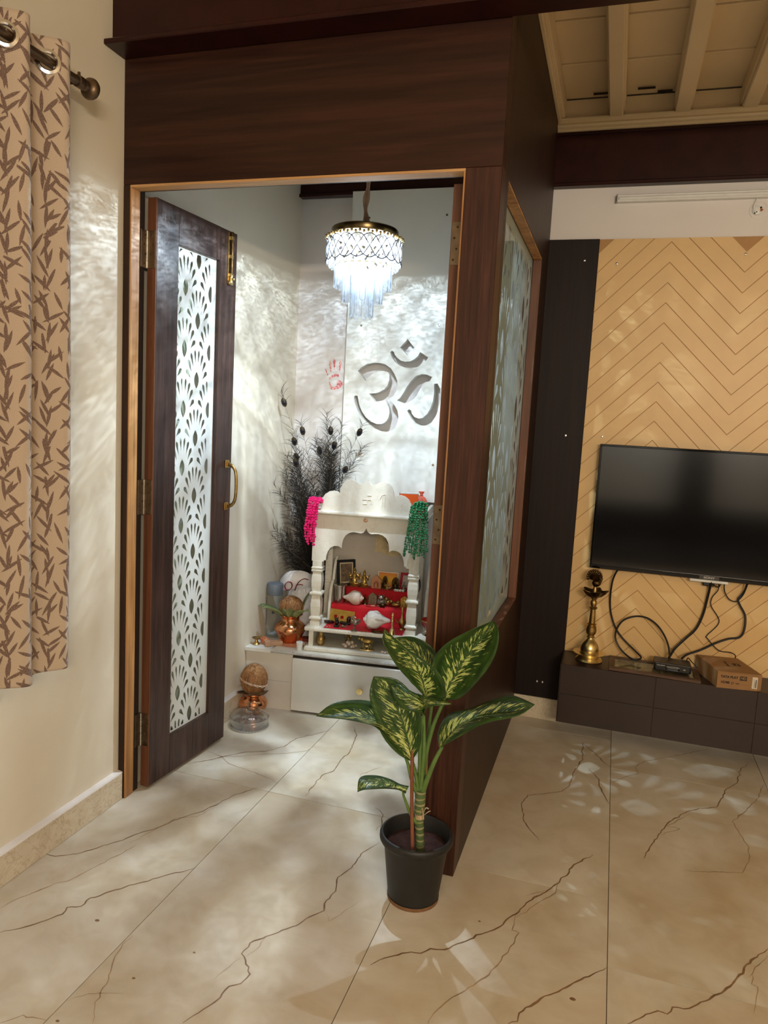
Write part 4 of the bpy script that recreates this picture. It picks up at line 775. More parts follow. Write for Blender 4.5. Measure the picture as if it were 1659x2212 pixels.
SA = math.radians(8.0); OSV = Vector((-1.327, 3.157, .296))
SM = Matrix.Translation(OSV) @ Matrix.Rotation(SA, 4, 'Z')
def S(x, y, z): return SM @ Vector((x, y, z))
sh = T('marble_shrine', 'white marble house shrine with scalloped arch standing on the cabinet', 'shrine', OSV, SA)
P('lower_slab', MB().rbox(-.006, .56, -.022, .285, 0, .022, .007, 2), m_marble, sh)
P('lower_wall', MB().box(.012, .034, -.002, .28, .022, .098), m_marble, sh)
P('lower_wall', MB().box(.500, .522, -.002, .28, .022, .098), m_marble, sh)
P('lower_back', MB().box(.034, .500, .262, .28, .022, .098), m_marble, sh)
P('upper_slab', MB().rbox(-.008, .60, -.022, .285, .098, .118, .007, 2), m_marble, sh)
pr = [(.024,.118),(.024,.140),(.0185,.144),(.0185,.147),(.027,.151),(.029,.156),(.027,.161),(.020,.166),(.0225,.185),(.024,.212),(.0225,.24),(.0195,.262),(.0205,.266),(.0285,.270),(.0305,.276),(.0285,.282),(.0205,.286),(.020,.290),(.023,.31),(.0245,.335),(.023,.36),(.0195,.378),(.0255,.383),(.0265,.387),(.0255,.391),(.021,.393),(.0255,.396),(.0265,.400),(.0255,.404),(.0215,.408),(.0225,.4095),(.0225,.433)]
for x in (.036, .496):
    P('pillar', MB().lathe([(r*1.4142, z) for r, z in pr], 4, (x, .030, 0), sq=True), m_marble, sh)
for x in (.036, .496):
    P('rear_pillar', MB().rbox(x-.018, x+.018, .248, .282, .118, .56, .002), m_marble, sh)
hA = [(.066,.433),(.067,.441),(.076,.440),(.0775,.462),(.084,.483),(.096,.502),(.113,.511),(.132,.512),(.143,.508),(.1495,.501),(.1505,.524),(.156,.548),(.167,.567),(.184,.579),(.205,.584),(.225,.582),(.238,.580),(.249,.585),(.257,.594),(.2625,.607)]
arch = [(.008,.433)] + hA + [(.525-a, b) for a, b in hA[-2::-1]] + [(.517,.433),(.517,.662),(.008,.662)]
P('arch_panel', MB().prism(arch, lambda a, b: (a, .010, b), (0, .040, 0)), m_marble, sh)
for x in (.008, .497):
    sp = [(.050,.662),(.050,.52),(.062,.505),(.070,.52),(.085,.545),(.105,.556),(.13,.558),(.150,.566),(.160,.58),(.170,.566),(.19,.558),(.215,.556),(.235,.545),(.25,.52),(.258,.505),(.282,.50),(.282,.662)]
    P('side_arch', MB().prism(sp, lambda a, b: (x, a, b), (.020, 0, 0)), m_marble, sh)
P('cornice_slab', MB().rbox(-.016, .548, -.024, .285, .662, .679, .006, 2), m_marble, sh)
hc = [(.045,.679),(.0445,.70),(.049,.730),(.062,.754),(.082,.768),(.102,.772),(.120,.769),(.132,.759),(.134,.785),(.144,.808),(.160,.823),(.180,.829),(.200,.825),(.222,.813),(.236,.810),(.247,.816),(.2535,.826),(.2585,.838)]
crest = hc + [(.517-a, b) for a, b in hc[-2::-1]]
P('crest', MB().prism(crest, lambda a, b: (a, -.004, b), (0, .020, 0)), m_marble, sh)
m_rel = mat('faded_gilt_relief', (226, 219, 200), .5, var=.08)
rel = MB()
cx_, cz_, L = .262, .742, .020
for q in range(4):
    a = q*PI/2; d = Vector((math.cos(a), 0, math.sin(a))); e = Vector((math.sin(a), 0, -math.cos(a))); c = Vector((cx_, -.0048, cz_))
    rel.tube([c, c + d*L, c + d*L + e*L*.95], .0022, 6)
for x in (.175, .192, .345, .332): rel.tube([(x, -.0048, .715), (x+.002, -.0048, .772)], .0018, 6)
rel.tube([(.345,-.0048,.772),(.330,-.0048,.768),(.322,-.0048,.75)], .0018, 6)
P('relief', rel, m_rel, sh, True, label='faded gilt carved emblem on the crest', kind='stuff')
P('medallion', MB().lathe([(.0105,0),(.010,.003),(.007,.005),(0,.006)], 8, (.257, .010, .643), RX), mat('pink_gilt', (204,166,140), .4, .3, var=.4, scale=300), sh)
P('roof_parapet', MB().rbox(.530, .546, .0, .285, .679, .712, .003), m_marble, sh)
P('roof_parapet', MB().rbox(-.014, .002, .0, .285, .679, .712, .003), m_marble, sh)
P('rear_parapet', MB().rbox(.002, .530, .270, .285, .679, .705, .003), m_marble, sh)
P('back_wall', MB().box(.010, .520, .281, .292, .118, .662), mat('grey_marble_back', (186, 176, 162), .5, var=.06, scale=14), sh)
wing = [(.278,.118),(.278,.418),(.258,.416),(.235,.402),(.213,.372),(.198,.338),(.192,.312),(.178,.306),(.160,.292),(.143,.262),(.130,.215),(.124,.165),(.122,.118)]
P('wing', MB().prism(wing, lambda a, b: (.070, a, b), (.012, 0, 0)), m_marble, sh)
P('wing', MB().prism([(a*1.0, b) for a, b in wing], lambda a, b: (.545, a-.02, b), (.012, 0, 0)), m_marble, sh)
# torn sticker left on the shrine back
stk = [(.262,.50),(.268,.472),(.258,.462),(.262,.450),(.275,.452),(.283,.455),(.300,.446),(.325,.440),(.350,.433),(.380,.437),(.395,.448),(.40,.53),(.36,.56),(.30,.562),(.268,.545)]
so_ = P('torn_sticker', MB().prism(stk, lambda a, b: (a, .2802, b), (0, .0008, 0)), mat('torn_yellow_paper', (204, 184, 140), .7, var=.12, scale=60), sh, label='torn yellowish sticker remains with a red ring')
mb = MB()
for r, w in ((.048,.007),(.020,.005)):
    pts = []
    for i in range(15): a = PI*.98 + i*PI*.75/14; pts.append((.362 + r*math.cos(a), .2798, .53 + r*math.sin(a)))
    mb.tube(pts, w*.7, 6, flat=.1)
P('red_ring', mb, mat('sticker_red', (170, 24, 36), .6), so_)
# red cloth over the steps
cp = [(-.012,.1188),(.03,.119),(.118,.1205),(.127,.126),(.1305,.150),(.1315,.190),(.135,.199),(.145,.2025),(.195,.2025),(.206,.207),(.2095,.225),(.2105,.260),(.214,.269),(.224,.2725),(.279,.2725)]
def cloth_grid(x0, x1, n, prof, amp):
    vs = []; fs = []; m = len(prof)
    for i in range(n+1):
        x = x0 + (x1-x0)*i/n
        for j, (y, z) in enumerate(prof):
            w = amp*noise.noise(Vector((x*26, y*22, z*14)))
            vs.append((x, y - abs(w)*.8*(j not in (0, m-1)), z + abs(w)*.5 + (.002*math.sin(x*40) if j in (10, 11) else 0)))
    for i in range(n):
        for j in range(m-1): a = i*m+j; fs.append((a, a+m, a+m+1, a+1))
    return MB().add(vs, fs)
sprof = []
for (a, b), (c, d) in zip(cp, cp[1:]):
    for t in (0, .5): sprof.append((a+(c-a)*t, b+(d-b)*t))
sprof.append(cp[-1])
P('step', MB().box(.084, .462, .136, .279, .118, .1965), m_marble, sh); P('step', MB().box(.084, .462, .2155, .279, .1965, .2665), m_marble, sh)
m_redc = mat('red_velvet_cloth', (190, 8, 26), .85, var=.12, scale=50, Sheen_Weight=.05)
o = P('altar_cloth', cloth_grid(.0835, .4625, 60, sprof, .004), m_redc, None, True, off=None, ang=180)
o.matrix_world = SM; tag(o, 'red cloth draped over the inner steps of the marble shrine', 'cloth')
# ---- figures and ritual things. Each builder returns parts round its own base (0,0,0)
def place(name, label, cat, x, y, z, rz=0, group=None):
    return T(name, label, cat, S(x, y, z), SA + rz, group)
def deity(t, h, m, base=True, arms=True):
    mb = MB().lathe([(.0,.0),(.26*h,.0),(.27*h,.03*h),(.22*h,.07*h),(.24*h,.10*h),(.20*h,.13*h),(0,.13*h)], 16, sy=.75)
    P('pedestal', mb, m, t, True)
    b = MB().lathe([(.15*h,.12*h),(.17*h,.2*h),(.12*h,.36*h),(.10*h,.45*h),(.13*h,.56*h),(.14*h,.63*h),(.06*h,.68*h),(.05*h,.71*h)], 14, sy=.7)
    for s in (-1, 1):
        b.tube(catmull([(s*.13*h,0,.62*h),(s*.23*h,-.02*h,.52*h),(s*.22*h,-.10*h,.44*h),(s*.10*h,-.13*h,.47*h)], 4), .038*h, 7)
        b.tube(catmull([(s*.12*h,.02*h,.63*h),(s*.26*h,.02*h,.62*h),(s*.29*h,0,.72*h)], 4), .03*h, 7)
        b.tube(catmull([(s*.10*h,-.02*h,.22*h),(s*.22*h,-.08*h,.18*h),(s*.06*h,-.15*h,.16*h)], 4), .05*h, 7)
    P('body', b, m, t, True)
    hd = MB().ball((0,-.01*h,.765*h), .075*h, 12, 8); hd.lathe([(.07*h,.80*h),(.085*h,.83*h),(.055*h,.88*h),(.06*h,.90*h),(.03*h,.95*h),(.012*h,1.0*h),(0,1.01*h)], 12)
    P('crowned_head', hd, m, t, True)
def halo_idol(t, h, m, w=.42):
    P('pedestal', MB().rbox(-w*.55*h, w*.55*h, -.16*h, .16*h, 0, .14*h, .01*h), m, t)
    P('halo', MB().prism([(w*.5*h*math.cos(a), .5*h + .5*h*math.sin(a)) for a in [i*PI*2/22 for i in range(22)]], lambda a, b: (a, .06*h, max(b, .05*h)), (0, .05*h, 0)), m, t)
    b = MB().lathe([(.2*h,.14*h),(.24*h,.2*h),(.13*h,.34*h),(.15*h,.5*h),(.06*h,.57*h)], 12, sy=.6); b.ball((0,-.03*h,.66*h), .085*h, 10, 8); b.lathe([(.07*h,.70*h),(.05*h,.8*h),(0,.88*h)], 10)
    for s in (-1, 1): b.tube(catmull([(s*.13*h,0,.5*h),(s*.22*h,-.05*h,.38*h),(s*.14*h,-.14*h,.30*h)], 4), .035*h, 6)
    P('seated_figure', b, m, t, True)
def pot(t, m, r, h, neck=.6, parts=True):
    P('belly', MB().lathe([(.35*r,0),(.5*r,.0),(.55*r,.02*h),(.8*r,.16*h),(1.0*r,.36*h),(.96*r,.52*h),(.74*r,.66*h),(neck*r,.74*h)], 32), m, t, True)
    P('rim', MB().lathe([(neck*r,.74*h),(neck*.97*r,.82*h),(neck*1.02*r,.88*h),(neck*1.2*r,.96*h),(neck*1.3*r,1.0*h),(neck*1.24*r,1.0*h),(neck*.95*r,.9*h),(neck*.9*r,.8*h)], 32, cap=False), m, t, True)
def conch(t, L, m, ml, spiky=False):
    # axis along +x, spire to -x
    mb = MB(); prof = [(-.50*L,.02*L),(-.485*L,.06*L),(-.46*L,.085*L),(-.44*L,.085*L),(-.425*L,.14*L),(-.40*L,.17*L),(-.375*L,.17*L),(-.355*L,.24*L),(-.32*L,.29*L),(-.26*L,.325*L),(-.18*L,.345*L),(-.08*L,.345*L),(.02*L,.32*L),(.11*L,.27*L),(.19*L,.205*L),(.27*L,.15*L),(.36*L,.105*L),(.45*L,.075*L),(.5*L,.05*L)]
    n = 20; vs = []; fs = []
    for i, (x, r) in enumerate(prof):
        for k in range(n):
            a = 2*PI*k/n; kk = 1 + (.13*math.cos(a*7)*math.cos((i-8.5)*.75) if spiky and 4 < i < 13 else .03*math.cos(a*3+i)); rr = r*kk
            vs.append((x, rr*math.cos(a), .33*L + rr*math.sin(a)*.95))
    for i in range(len(prof)-1):
        for k in range(n): fs.append((i*n+k, i*n+(k+1)%n, (i+1)*n+(k+1)%n, (i+1)*n+k))
    fs += [tuple(range(n)), tuple((len(prof)-1)*n+k for k in range(n))]
    P('whorl', mb.add(vs, fs), m, t, True, ang=70)
    lip = MB(); a1 = [(-.18*L,-.10*L,.62*L),(-.02*L,-.06*L,.66*L),(.16*L,-.05*L,.56*L),(.34*L,-.02*L,.42*L),(.48*L,0,.35*L)]
    a2 = [(-.14*L,-.30*L,.40*L),(0,-.32*L,.40*L),(.16*L,-.24*L,.36*L),(.32*L,-.11*L,.33*L),(.48*L,-.03*L,.32*L)]
    A = catmull(a1, 3); B = catmull(a2, 3); n = len(A)
    lip.add(A + B, [(i, i+1, n+i+1, n+i) for i in range(n-1)]); o = P('lip', lip, ml, t, True); md = o.modifiers.new('t', 'SOLIDIFY'); md.thickness = .02*L; md.offset = 0
m_shell = mat('white_conch_shell', (236, 234, 230), .22, var=.04, scale=40)
m_shellp = mat('pinkish_shell', (214, 196, 180), .35, var=.08, scale=40)
m_stone = mat('carved_grey_stone', (128, 116, 92), .6, var=.3, scale=140, bump=.4)
m_silver = mat('tarnished_silver', (138, 128, 116), .38, .8, var=.35, scale=120)
m_sand = mat('painted_sandstone', (190, 132, 92), .5, var=.3, scale=180, bump=.4)
m_gpl = mat('gold_foil_plate', (186, 152, 70), .35, .7, var=.2, scale=30)
m_blk = mat('black_stone', (18, 18, 20), .3)
# level 2 (top step)
ZT = .2728
t = place('photo_frame', 'black framed picture leaning on the left of the top red step', 'frame', .134, .240, ZT, math.radians(38))
fm = MB(); tl = math.radians(-8); Rt = Matrix.Rotation(tl, 4, 'X')
for a in ((-.050,.050,0,.014),(-.050,.050,.118,.132),(-.050,-.038,.014,.118),(.038,.050,.014,.118)): fm.rbox(a[0], a[1], -.006, .006, a[2], a[3], .0015)
P('frame', fm.xf(Rt), m_black, t); P('mount', MB().box(-.038,.038,0,.002,.014,.118).xf(Rt), mat('cream_mount', (196,180,150), .6), t)
P('picture', MB().box(-.031,.031,-.0008,0,.021,.111).xf(Rt), mat('old_photo_print', (112, 92, 70), .5, var=.6, scale=50), t)
t = place('deity_idol', 'small gilded standing idol nearest the black picture frame', 'idol', .172, .246, ZT, 0, 'gilded idols on the top step'); deity(t, .098, m_gold)
t = place('deity_idol', 'small gilded standing idol alone on the top step, second from the frame', 'idol', .222, .248, ZT, 0, 'gilded idols on the top step'); deity(t, .088, m_gold)
t = place('carved_plaque', 'orange-brown carved shrine plaque in front of the yellow picture', 'plaque', .285, .238, ZT)
P('plaque', MB().prism([(-.024,0),(.024,0),(.024,.046),(.016,.052),(.010,.060),(0,.066),(-.010,.060),(-.016,.052),(-.024,.046)], lambda a, b: (a, 0, b), (0, .014, 0)), m_sand, t)
P('niche', MB().prism([(-.012+.0,.006),(.012,.006),(.012,.026),(.008,.034),(0,.038),(-.008,.034),(-.012,.026)], lambda a, b: (a, -.003, b), (0, .004, 0)), mat('plaque_niche', (140, 84, 58), .6, var=.4, scale=300), t)
P('niche_figure', MB().lathe([(.008,.008),(.009,.014),(.005,.022),(.004,.026),(.005,.030),(0,.034)], 10, (0,-.004,0)), m_sand, t, True)
t = place('picture_card', 'yellow and orange picture card behind the idols on the top step', 'picture', .338, .268, ZT)
Rt = Matrix.Rotation(math.radians(-6), 4, 'X')
P('card', MB().box(-.052,.052,0,.002,0,.082).xf(Rt), mat('white_card', (226,216,200), .6), t)
ys = NT('yellow_picture_print'); setp(ys.b, (236,170,30), .45); tc = ys.n('ShaderNodeTexCoord'); sx = ys.n('ShaderNodeSeparateXYZ', {0: (tc, 'Generated')})
r = ys.ramp((sx, 'Z'), [(0, lin((196, 96, 24))), (.5, lin((240, 184, 30))), (1, lin((226, 120, 30)))]); ys.link(r, 0, ys.b, 'Base Color')
P('print', MB().box(-.047,.047,-.0008,0,.005,.077).xf(Rt), ys.m, t)
t = place('deity_idol', 'dark seated idol standing against the yellow picture card', 'idol', .326, .252, ZT); halo_idol(t, .064, m_bronze)
t = place('deity_idol', 'tiny gilded idol in front of the dark seated idol', 'idol', .342, .230, ZT); deity(t, .040, m_gold)
t = place('deity_idol', 'dark bronze arched idol right of the yellow picture card', 'idol', .380, .250, ZT); halo_idol(t, .062, m_bronze, .62)
t = place('photo_frame', 'small red framed picture at the right end of the top step', 'frame', .432, .262, ZT, math.radians(-14))
Rt = Matrix.Rotation(math.radians(-8), 4, 'X'); fm = MB()
for a in ((-.034,.034,0,.012),(-.034,.034,.073,.085),(-.034,-.022,.012,.073),(.022,.034,.012,.073)): fm.rbox(a[0], a[1], -.005, .005, a[2], a[3], .0015)
P('frame', fm.xf(Rt), mat('red_frame', (176, 16, 44), .4), t); P('picture', MB().box(-.022,.022,0,.002,.012,.073).xf(Rt), mat('pale_photo_print', (190,180,170), .5, var=.3, scale=70), t)
t = place('deity_idol', 'small silver idol standing before the red frame', 'idol', .425, .236, ZT); deity(t, .046, m_silver)
for i, (x, y) in enumerate([(.386,.219),(.398,.2165),(.412,.218),(.425,.2185)]):
    t = place('cowrie_shell', ['leftmost', 'second from left', 'third from left', 'rightmost'][i] + ' of the four white cowrie shells on the top step', 'shell', x, y, ZT-.002, .4*i, 'cowrie shells on the top step')
    P('shell', MB().ball((0,0,.007), .0085, 12, 8, (1,.7,.8)), m_shell, t, True); P('slit', MB().tube([(-.005,-.0058,.008),(.005,-.0058,.008)], .0008, 5), m_bronze, t)
t = place('hand_mirror', 'dark oval mirror leaning behind the right pillar', 'mirror', .488, .235, .1185, .15)
P('oval', MB().prism([(.021*math.cos(a), .19 + .045*math.sin(a)) for a in [i*PI/12 for i in range(24)]], lambda a, b: (a, 0, b), (0, .008, 0)), mat('dark_violet_back', (34, 26, 34), .4), t); P('handle', MB().rbox(-.008,.008,0,.008,0,.15,.002), m_black, t)
# level 1
Z1 = .2028
t = place('steel_tumbler', 'tall steel tumbler on the left end of the middle red step', 'tumbler', .119, .168, Z1)
P('cup', MB().lathe([(.024,0),(.0255,.002),(.0285,.040),(.030,.082),(.0325,.086),(.0325,.088),(.029,.086),(.027,.04),(.023,.004),(0,.004)], 30), m_steel, t, True); P('lid', MB().lathe([(.0335,.088),(.0335,.091),(.028,.093),(0,.094)], 30), m_steel, t, True)
t = place('conch_shell', 'pinkish white conch lying on the middle red step by the tumbler', 'shell', .188, .158, Z1-.002, PI + .05); conch(t, .105, m_shellp, m_shellp)
for i, (x, y, h, lab) in enumerate([(.146,.196,.034,'tiny brass idol half hidden left behind the pinkish conch'),(.168,.197,.036,'tiny brass idol standing behind the pinkish conch')]):
    t = place('deity_idol', lab, 'idol', x, y, Z1); deity(t, h, m_brass)
t = place('deity_idol', 'dark narrow idol between conch and stone tablet on the middle step', 'idol', .245, .172, Z1); deity(t, .052, m_bronze)
t = place('stone_tablet', 'pointed grey stone tablet with a carved figure on the middle step', 'tablet', .279, .188, Z1)
P('slab', MB().prism([(-.020,0),(.020,0),(.021,.042),(0,.060),(-.021,.042)], lambda a, b: (a, 0, b), (0, .009, 0)), m_stone, t)
P('carving', MB().lathe([(.010,.008),(.011,.014),(.006,.024),(.007,.032),(.004,.036),(.006,.042),(0,.048)], 10, (0,-.001,0), sy=.4), m_stone, t, True)
t = place('silver_idol', 'silver owl-like idol in the middle of the middle red step', 'idol', .327, .162, Z1)
P('body', MB().ball((0,0,.024), .022, 14, 10, (1,.7,1.05)), m_silver, t, True); hd = MB().ball((0,-.004,.043), .015, 12, 8)
for s in (-1, 1): hd.ball((s*.011,0,.055), .005, 8, 6); hd.ball((s*.006,-.016,.045), .004, 8, 6)
P('head', hd, m_silver, t, True); P('base', MB().rbox(-.020,.020,-.014,.014,0,.006,.002), m_bronze, t)
t = place('deity_idol', 'small dark four-legged figurine at the foot of the silver idol', 'idol', .338, .142, Z1-.002)
mb = MB().ball((0,0,.014), .010, 10, 8, (1.3,.7,.8)); mb.ball((-.013,0,.019), .006, 8, 6)
for x in (-.008, .008):
    for y in (-.004, .004): mb.tube([(x,y,.012),(x,y,0)], .0022, 6)
P('body', mb, m_bronze, t, True)
t = place('brass_idol', 'brass elephant-like idol right of the silver owl', 'idol', .357, .180, Z1)
P('body', MB().ball((0,0,.020), .018, 12, 9, (1,.8,1.05)), m_brass, t, True); mb = MB().ball((-.006,-.010,.038), .011, 10, 8); mb.tube(catmull([(-.006,-.02,.036),(-.007,-.026,.026),(-.002,-.026,.016)], 4), .0035, 7); mb.ball((-.018,-.006,.038), .007, 8, 6, (.5,.8,1)); mb.ball((.006,-.006,.038), .007, 8, 6, (.5,.8,1)); P('head', mb, m_brass, t, True)
t = place('brass_idol', 'low brass reclining idol at the right of the middle step', 'idol', .398, .172, Z1)
P('body', MB().ball((0,0,.014), .016, 12, 9, (1.6,.8,.85)), m_brass, t, True); mb = MB().ball((-.022,-.004,.028), .009, 10, 8); mb.ball((.012,-.002,.026), .010, 10, 8); P('head', mb, m_brass, t, True)
t = place('gilt_tablet', 'gilt peaked tablet behind the right pillar on the middle step', 'tablet', .440, .180, Z1)
P('slab', MB().prism([(-.020,0),(.020,0),(.020,.044),(0,.058),(-.020,.044)], lambda a, b: (a, 0, b), (0, .010, 0)), m_gpl, t); P('carving', MB().lathe([(.010,.008),(.006,.026),(.008,.034),(0,.042)], 10, (0,-.001,0), sy=.4), m_gold, t, True)
t = place('red_packet', 'flat red paper packet lying before the stone tablet', 'packet', .280, .146, Z1, .2)
P('paper', MB().rbox(-.024,.024,-.010,.010,0,.004,.0015), mat('red_paper', (178, 28, 26), .6), t); P('stripe', MB().box(.000,.018,-.0105,.0105,.0038,.0044), mat('pale_print2', (206,150,120), .6), t)
# level 0
Z0 = .1195
t = place('gold_plate', 'gilt rectangular plate with three square holes leaning on the lower step', 'plate', .146, .098, Z0, -.04)
Rt = Matrix.Rotation(math.radians(-24), 4, 'X'); mp = Rt @ Matrix(((1,0,0,0),(0,0,-1,0),(0,1,0,0),(0,0,0,1)))
sq = lambda x, z, w: [(x-w,z-w),(x+w,z-w),(x+w,z+w),(x-w,z+w)]
holed('plate', [(-.064,.001),(.064,.001),(.060,.060),(-.062,.066)], [sq(-.033,.029,.0075), sq(.0,.027,.0075), sq(.036,.028,.0075)], .0015, m_gpl, t, mp)
t = place('oval_dish', 'dark oval wooden dish left of the gilt plate on the red cloth', 'dish', .092, .070, Z0)
P('dish', MB().lathe([(0,.004),(.02,.004),(.026,.012),(.027,.012),(.022,.002),(0,0)], 22, sy=.55), mat('dark_red_wood', (52, 16, 16), .4), t, True); P('seed', MB().ball((.004,0,.010), .009, 10, 8, (1.4,.8,.6)), m_blk, t, True)
t = place('black_nandi', 'small black stone bull seated on the red cloth', 'figurine', .140, .024, Z0)
P('base', MB().rbox(-.012,.012,-.015,.015,0,.010,.002), m_blk, t); mb = MB().ball((0,.003,.022), .012, 12, 8, (.9,1.1,1.05)); mb.ball((0,-.009,.038), .0085, 10, 8); mb.tube([(-.006,-.008,.042),(-.009,-.008,.050)], .002, 6); mb.tube([(.006,-.008,.042),(.009,-.008,.050)], .002, 6); P('body', mb, m_blk, t, True)
t = place('black_lingam', 'black stone lingam on its long spouted base behind the black bull', 'figurine', .178, .072, Z0)
P('spouted_base', MB().rbox(-.034,.022,-.012,.012,.004,.014,.004, 2), m_blk, t); P('pedestal', MB().lathe([(.018,0),(.014,.006)], 16), m_blk, t); P('dome', MB().lathe([(.010,.013),(.0105,.030),(.008,.038),(0,.042)], 16, (.010,0,0)), mat('dark_maroon_stone', (44, 14, 18), .25), t, True)
t = place('leaf_sprig', 'small dry green leaf on the red cloth before the black bull', 'leaf', .172, .020, Z0)
for k in range(4):
    a = k*1.4; P('leaf', MB().add([(0,0,.002),(.010*math.cos(a)-.004*math.sin(a),.010*math.sin(a)+.004*math.cos(a),.006),(.022*math.cos(a),.022*math.sin(a),.005),(.010*math.cos(a)+.004*math.sin(a),.010*math.sin(a)-.004*math.cos(a),.004)], [(0,1,2,3)]), mat('dry_green_leaf', (96, 104, 60), .7), t)
P('bud', MB().ball((-.002,.002,.008), .005, 8, 6), mat('dry_bud', (150,140,116), .7), t, True)
t = place('swan_lamp', 'little tarnished silver swan-shaped holder at the front edge of the shrine', 'figurine', .232, -.010, .1185)
P('foot', MB().lathe([(.016,0),(.015,.003),(.005,.006),(.0035,.020),(.006,.026),(0,.028)], 18), m_silver, t, True)
mb = MB().ball((.004,0,.042), .014, 12, 9, (1.15,.8,1.1)); mb.tube(catmull([(-.006,0,.044),(-.014,0,.052),(-.010,0,.064),(-.002,0,.068),(.006,0,.062)], 4), .0048, 8); mb.tube(catmull([(.014,0,.048),(.024,0,.056),(.026,0,.044),(.020,0,.036)], 4), [.006]*5+[.004]*8, 7); P('swan', mb, m_silver, t, True)
t = place('conch_shell', 'large knobbly white conch on the red cloth at the shrine front', 'shell', .330, .036, Z0+.006, .1); conch(t, .130, m_shell, m_shellp, True)
t = place('conch_stand', 'dark metal ring stand beside the large white conch', 'stand', .342, -.004, .1188)
P('ring', MB().tube([(.026*math.cos(a), .012*math.sin(a), .004) for a in [i*2*PI/20 for i in range(21)]], .0036, 8, cap=False), m_bronze, t, True); P('arm', MB().tube(catmull([(.02,.006,.005),(.034,.008,.008),(.044,.012,.012)], 4), .003, 7), m_bronze, t, True)
t = place('hand_bell', 'small brass hand bell with upright turned handle', 'bell', .412, -.004, .1188)
P('bell', MB().lathe([(.017,0),(.0165,.003),(.013,.010),(.0115,.022),(.006,.028),(.0,.029)], 22), m_brass_b, t, True); P('handle', MB().lathe([(.004,.028),(.0055,.032),(.003,.036),(.0045,.050),(.0035,.056),(.006,.060),(.0035,.064),(.005,.078),(.003,.084),(.0065,.089),(.004,.094),(.006,.099),(0,.104)], 14), m_brass_b, t, True)
t = place('brass_flask', 'brass long-necked flask next to the right pillar inside the shrine', 'flask', .446, .078, Z0)
P('body', MB().lathe([(.012,0),(.014,.003),(.007,.010),(.012,.018),(.019,.032),(.017,.046),(.008,.058),(.0055,.085),(.007,.110),(.0055,.112)], 20), m_brass, t, True); P('spout', MB().tube(catmull([(-.015,-.004,.032),(-.026,-.006,.042),(-.030,-.006,.054)], 4), .003, 7), m_brass, t, True)
t = place('gilt_letters', 'tiny gilt scrap lying on the marble front edge', 'ornament', .282, -.014, .1182); mb = MB()
for k in range(5): mb.tube(catmull([(-.014+.006*k,-.003,.0015),(-.011+.006*k,.003,.002),(-.010+.006*k,-.002,.0015)], 3), .0012, 5)
P('scroll', mb, m_gold, t, True)
for i, (x, y) in enumerate([(.088,.012),(.098,.006),(.108,.014)]):
    t = place('pink_petal', ['left', 'middle', 'right'][i] + ' one of three dried pink petals at the left corner of the red cloth', 'petal', x, y, Z0, i, 'dried petals'); P('petal', MB().ball((0,0,.002), .005, 8, 5, (1.2,.6,.4)), mat('dried_pink_petal', (206,150,140), .7), t, True)
# bottom shelf
Zb = .0222
t = place('brass_kalash', 'squat dull brass pot at the left of the bottom shelf', 'pot', .066, .024, Zb); pot(t, m_brass, .023, .066, .55)
t = place('brass_figure', 'small seated brass figure behind the white shell heap', 'figurine', .186, .10, Zb); deity(t, .060, m_brass)
t = place('shell_heap', 'heap of knobbly white shell on the bottom shelf of the shrine', 'shell', .205, .030, Zb)
mb = MB()
for k in range(11): a = k*2.4; r = .006*k**.5; mb.ball((r*1.9*math.cos(a), r*math.sin(a), .010+.012*(k < 4)), .011-.0004*k, 9, 7)
P('knobs', mb, m_shellp, t, True)
t = place('cow_figurine', 'brass cow with calf on an oval base on the bottom shelf', 'figurine', .292, .018, Zb)
P('base', MB().lathe([(.034,0),(.036,.002),(.033,.006),(0,.007)], 26, sy=.5), m_brass_b, t, True)
mb = MB().ball((.003,.004,.042), .016, 14, 10, (1.6,.75,.85)); mb.tube(catmull([(-.018,.004,.046),(-.028,.002,.054),(-.032,0,.056)], 4), [.009]*4+[.007]*5, 8); mb.ball((-.036,-.002,.054), .0075, 10, 8, (1.3,.8,.9))
for x in (-.014, .020):
    for y in (-.005, .010): mb.tube([(x,y,.036),(x,y,.006)], [.0045,.003], 7)
for s in (-1, 1): mb.tube(catmull([(-.033,s*.004,.060),(-.033,s*.008,.066),(-.036,s*.006,.071)], 3), .0016, 5)
mb.tube(catmull([(.028,.004,.048),(.034,.004,.040),(.033,.004,.022)], 4), .0018, 5)
P('cow', mb, m_gold, t, True)
mb = MB().ball((.002,-.010,.022), .008, 10, 8, (1.5,.7,.8)); mb.ball((.016,-.010,.028), .005, 8, 6)
for x in (-.006, .010):
    for y in (-.013, -.007): mb.tube([(x,y,.018),(x,y,.006)], .002, 6)
P('calf', mb, m_brass_b, t, True)
for i, (x, y) in enumerate([(.372,-.004),(.386,-.008),(.396,.004)]):
    t = place('cowrie_shell', ['left', 'middle', 'right'][i] + ' of three small white shells at the right of the bottom shelf', 'shell', x, y, Zb, i*.7, 'small shells on the bottom shelf'); P('shell', MB().ball((0,0,.006), .008, 10, 7, (1.1,.7,.75)), m_shellp, t, True)
t = place('red_bowl', 'red bowl with a gilt rim right of the shrine beside the door jamb', 'bowl', .585, .03, .1185)
P('bowl', MB().lathe([(.012,.030),(.026,.036),(.040,.056),(.046,.074),(.0435,.074),(.038,.057),(.024,.040),(0,.036)], 28), mat('red_enamel', (126, 16, 22), .25), t, True); P('gilt_rim', MB().lathe([(.0455,.072),(.0478,.074),(.0478,.078),(.0435,.078),(.0435,.073)], 28, cap=False), m_gold, t, True); P('foot', MB().lathe([(.022,0),(.020,.004),(.008,.010),(.008,.024),(.014,.031)], 20), m_black, t, True)
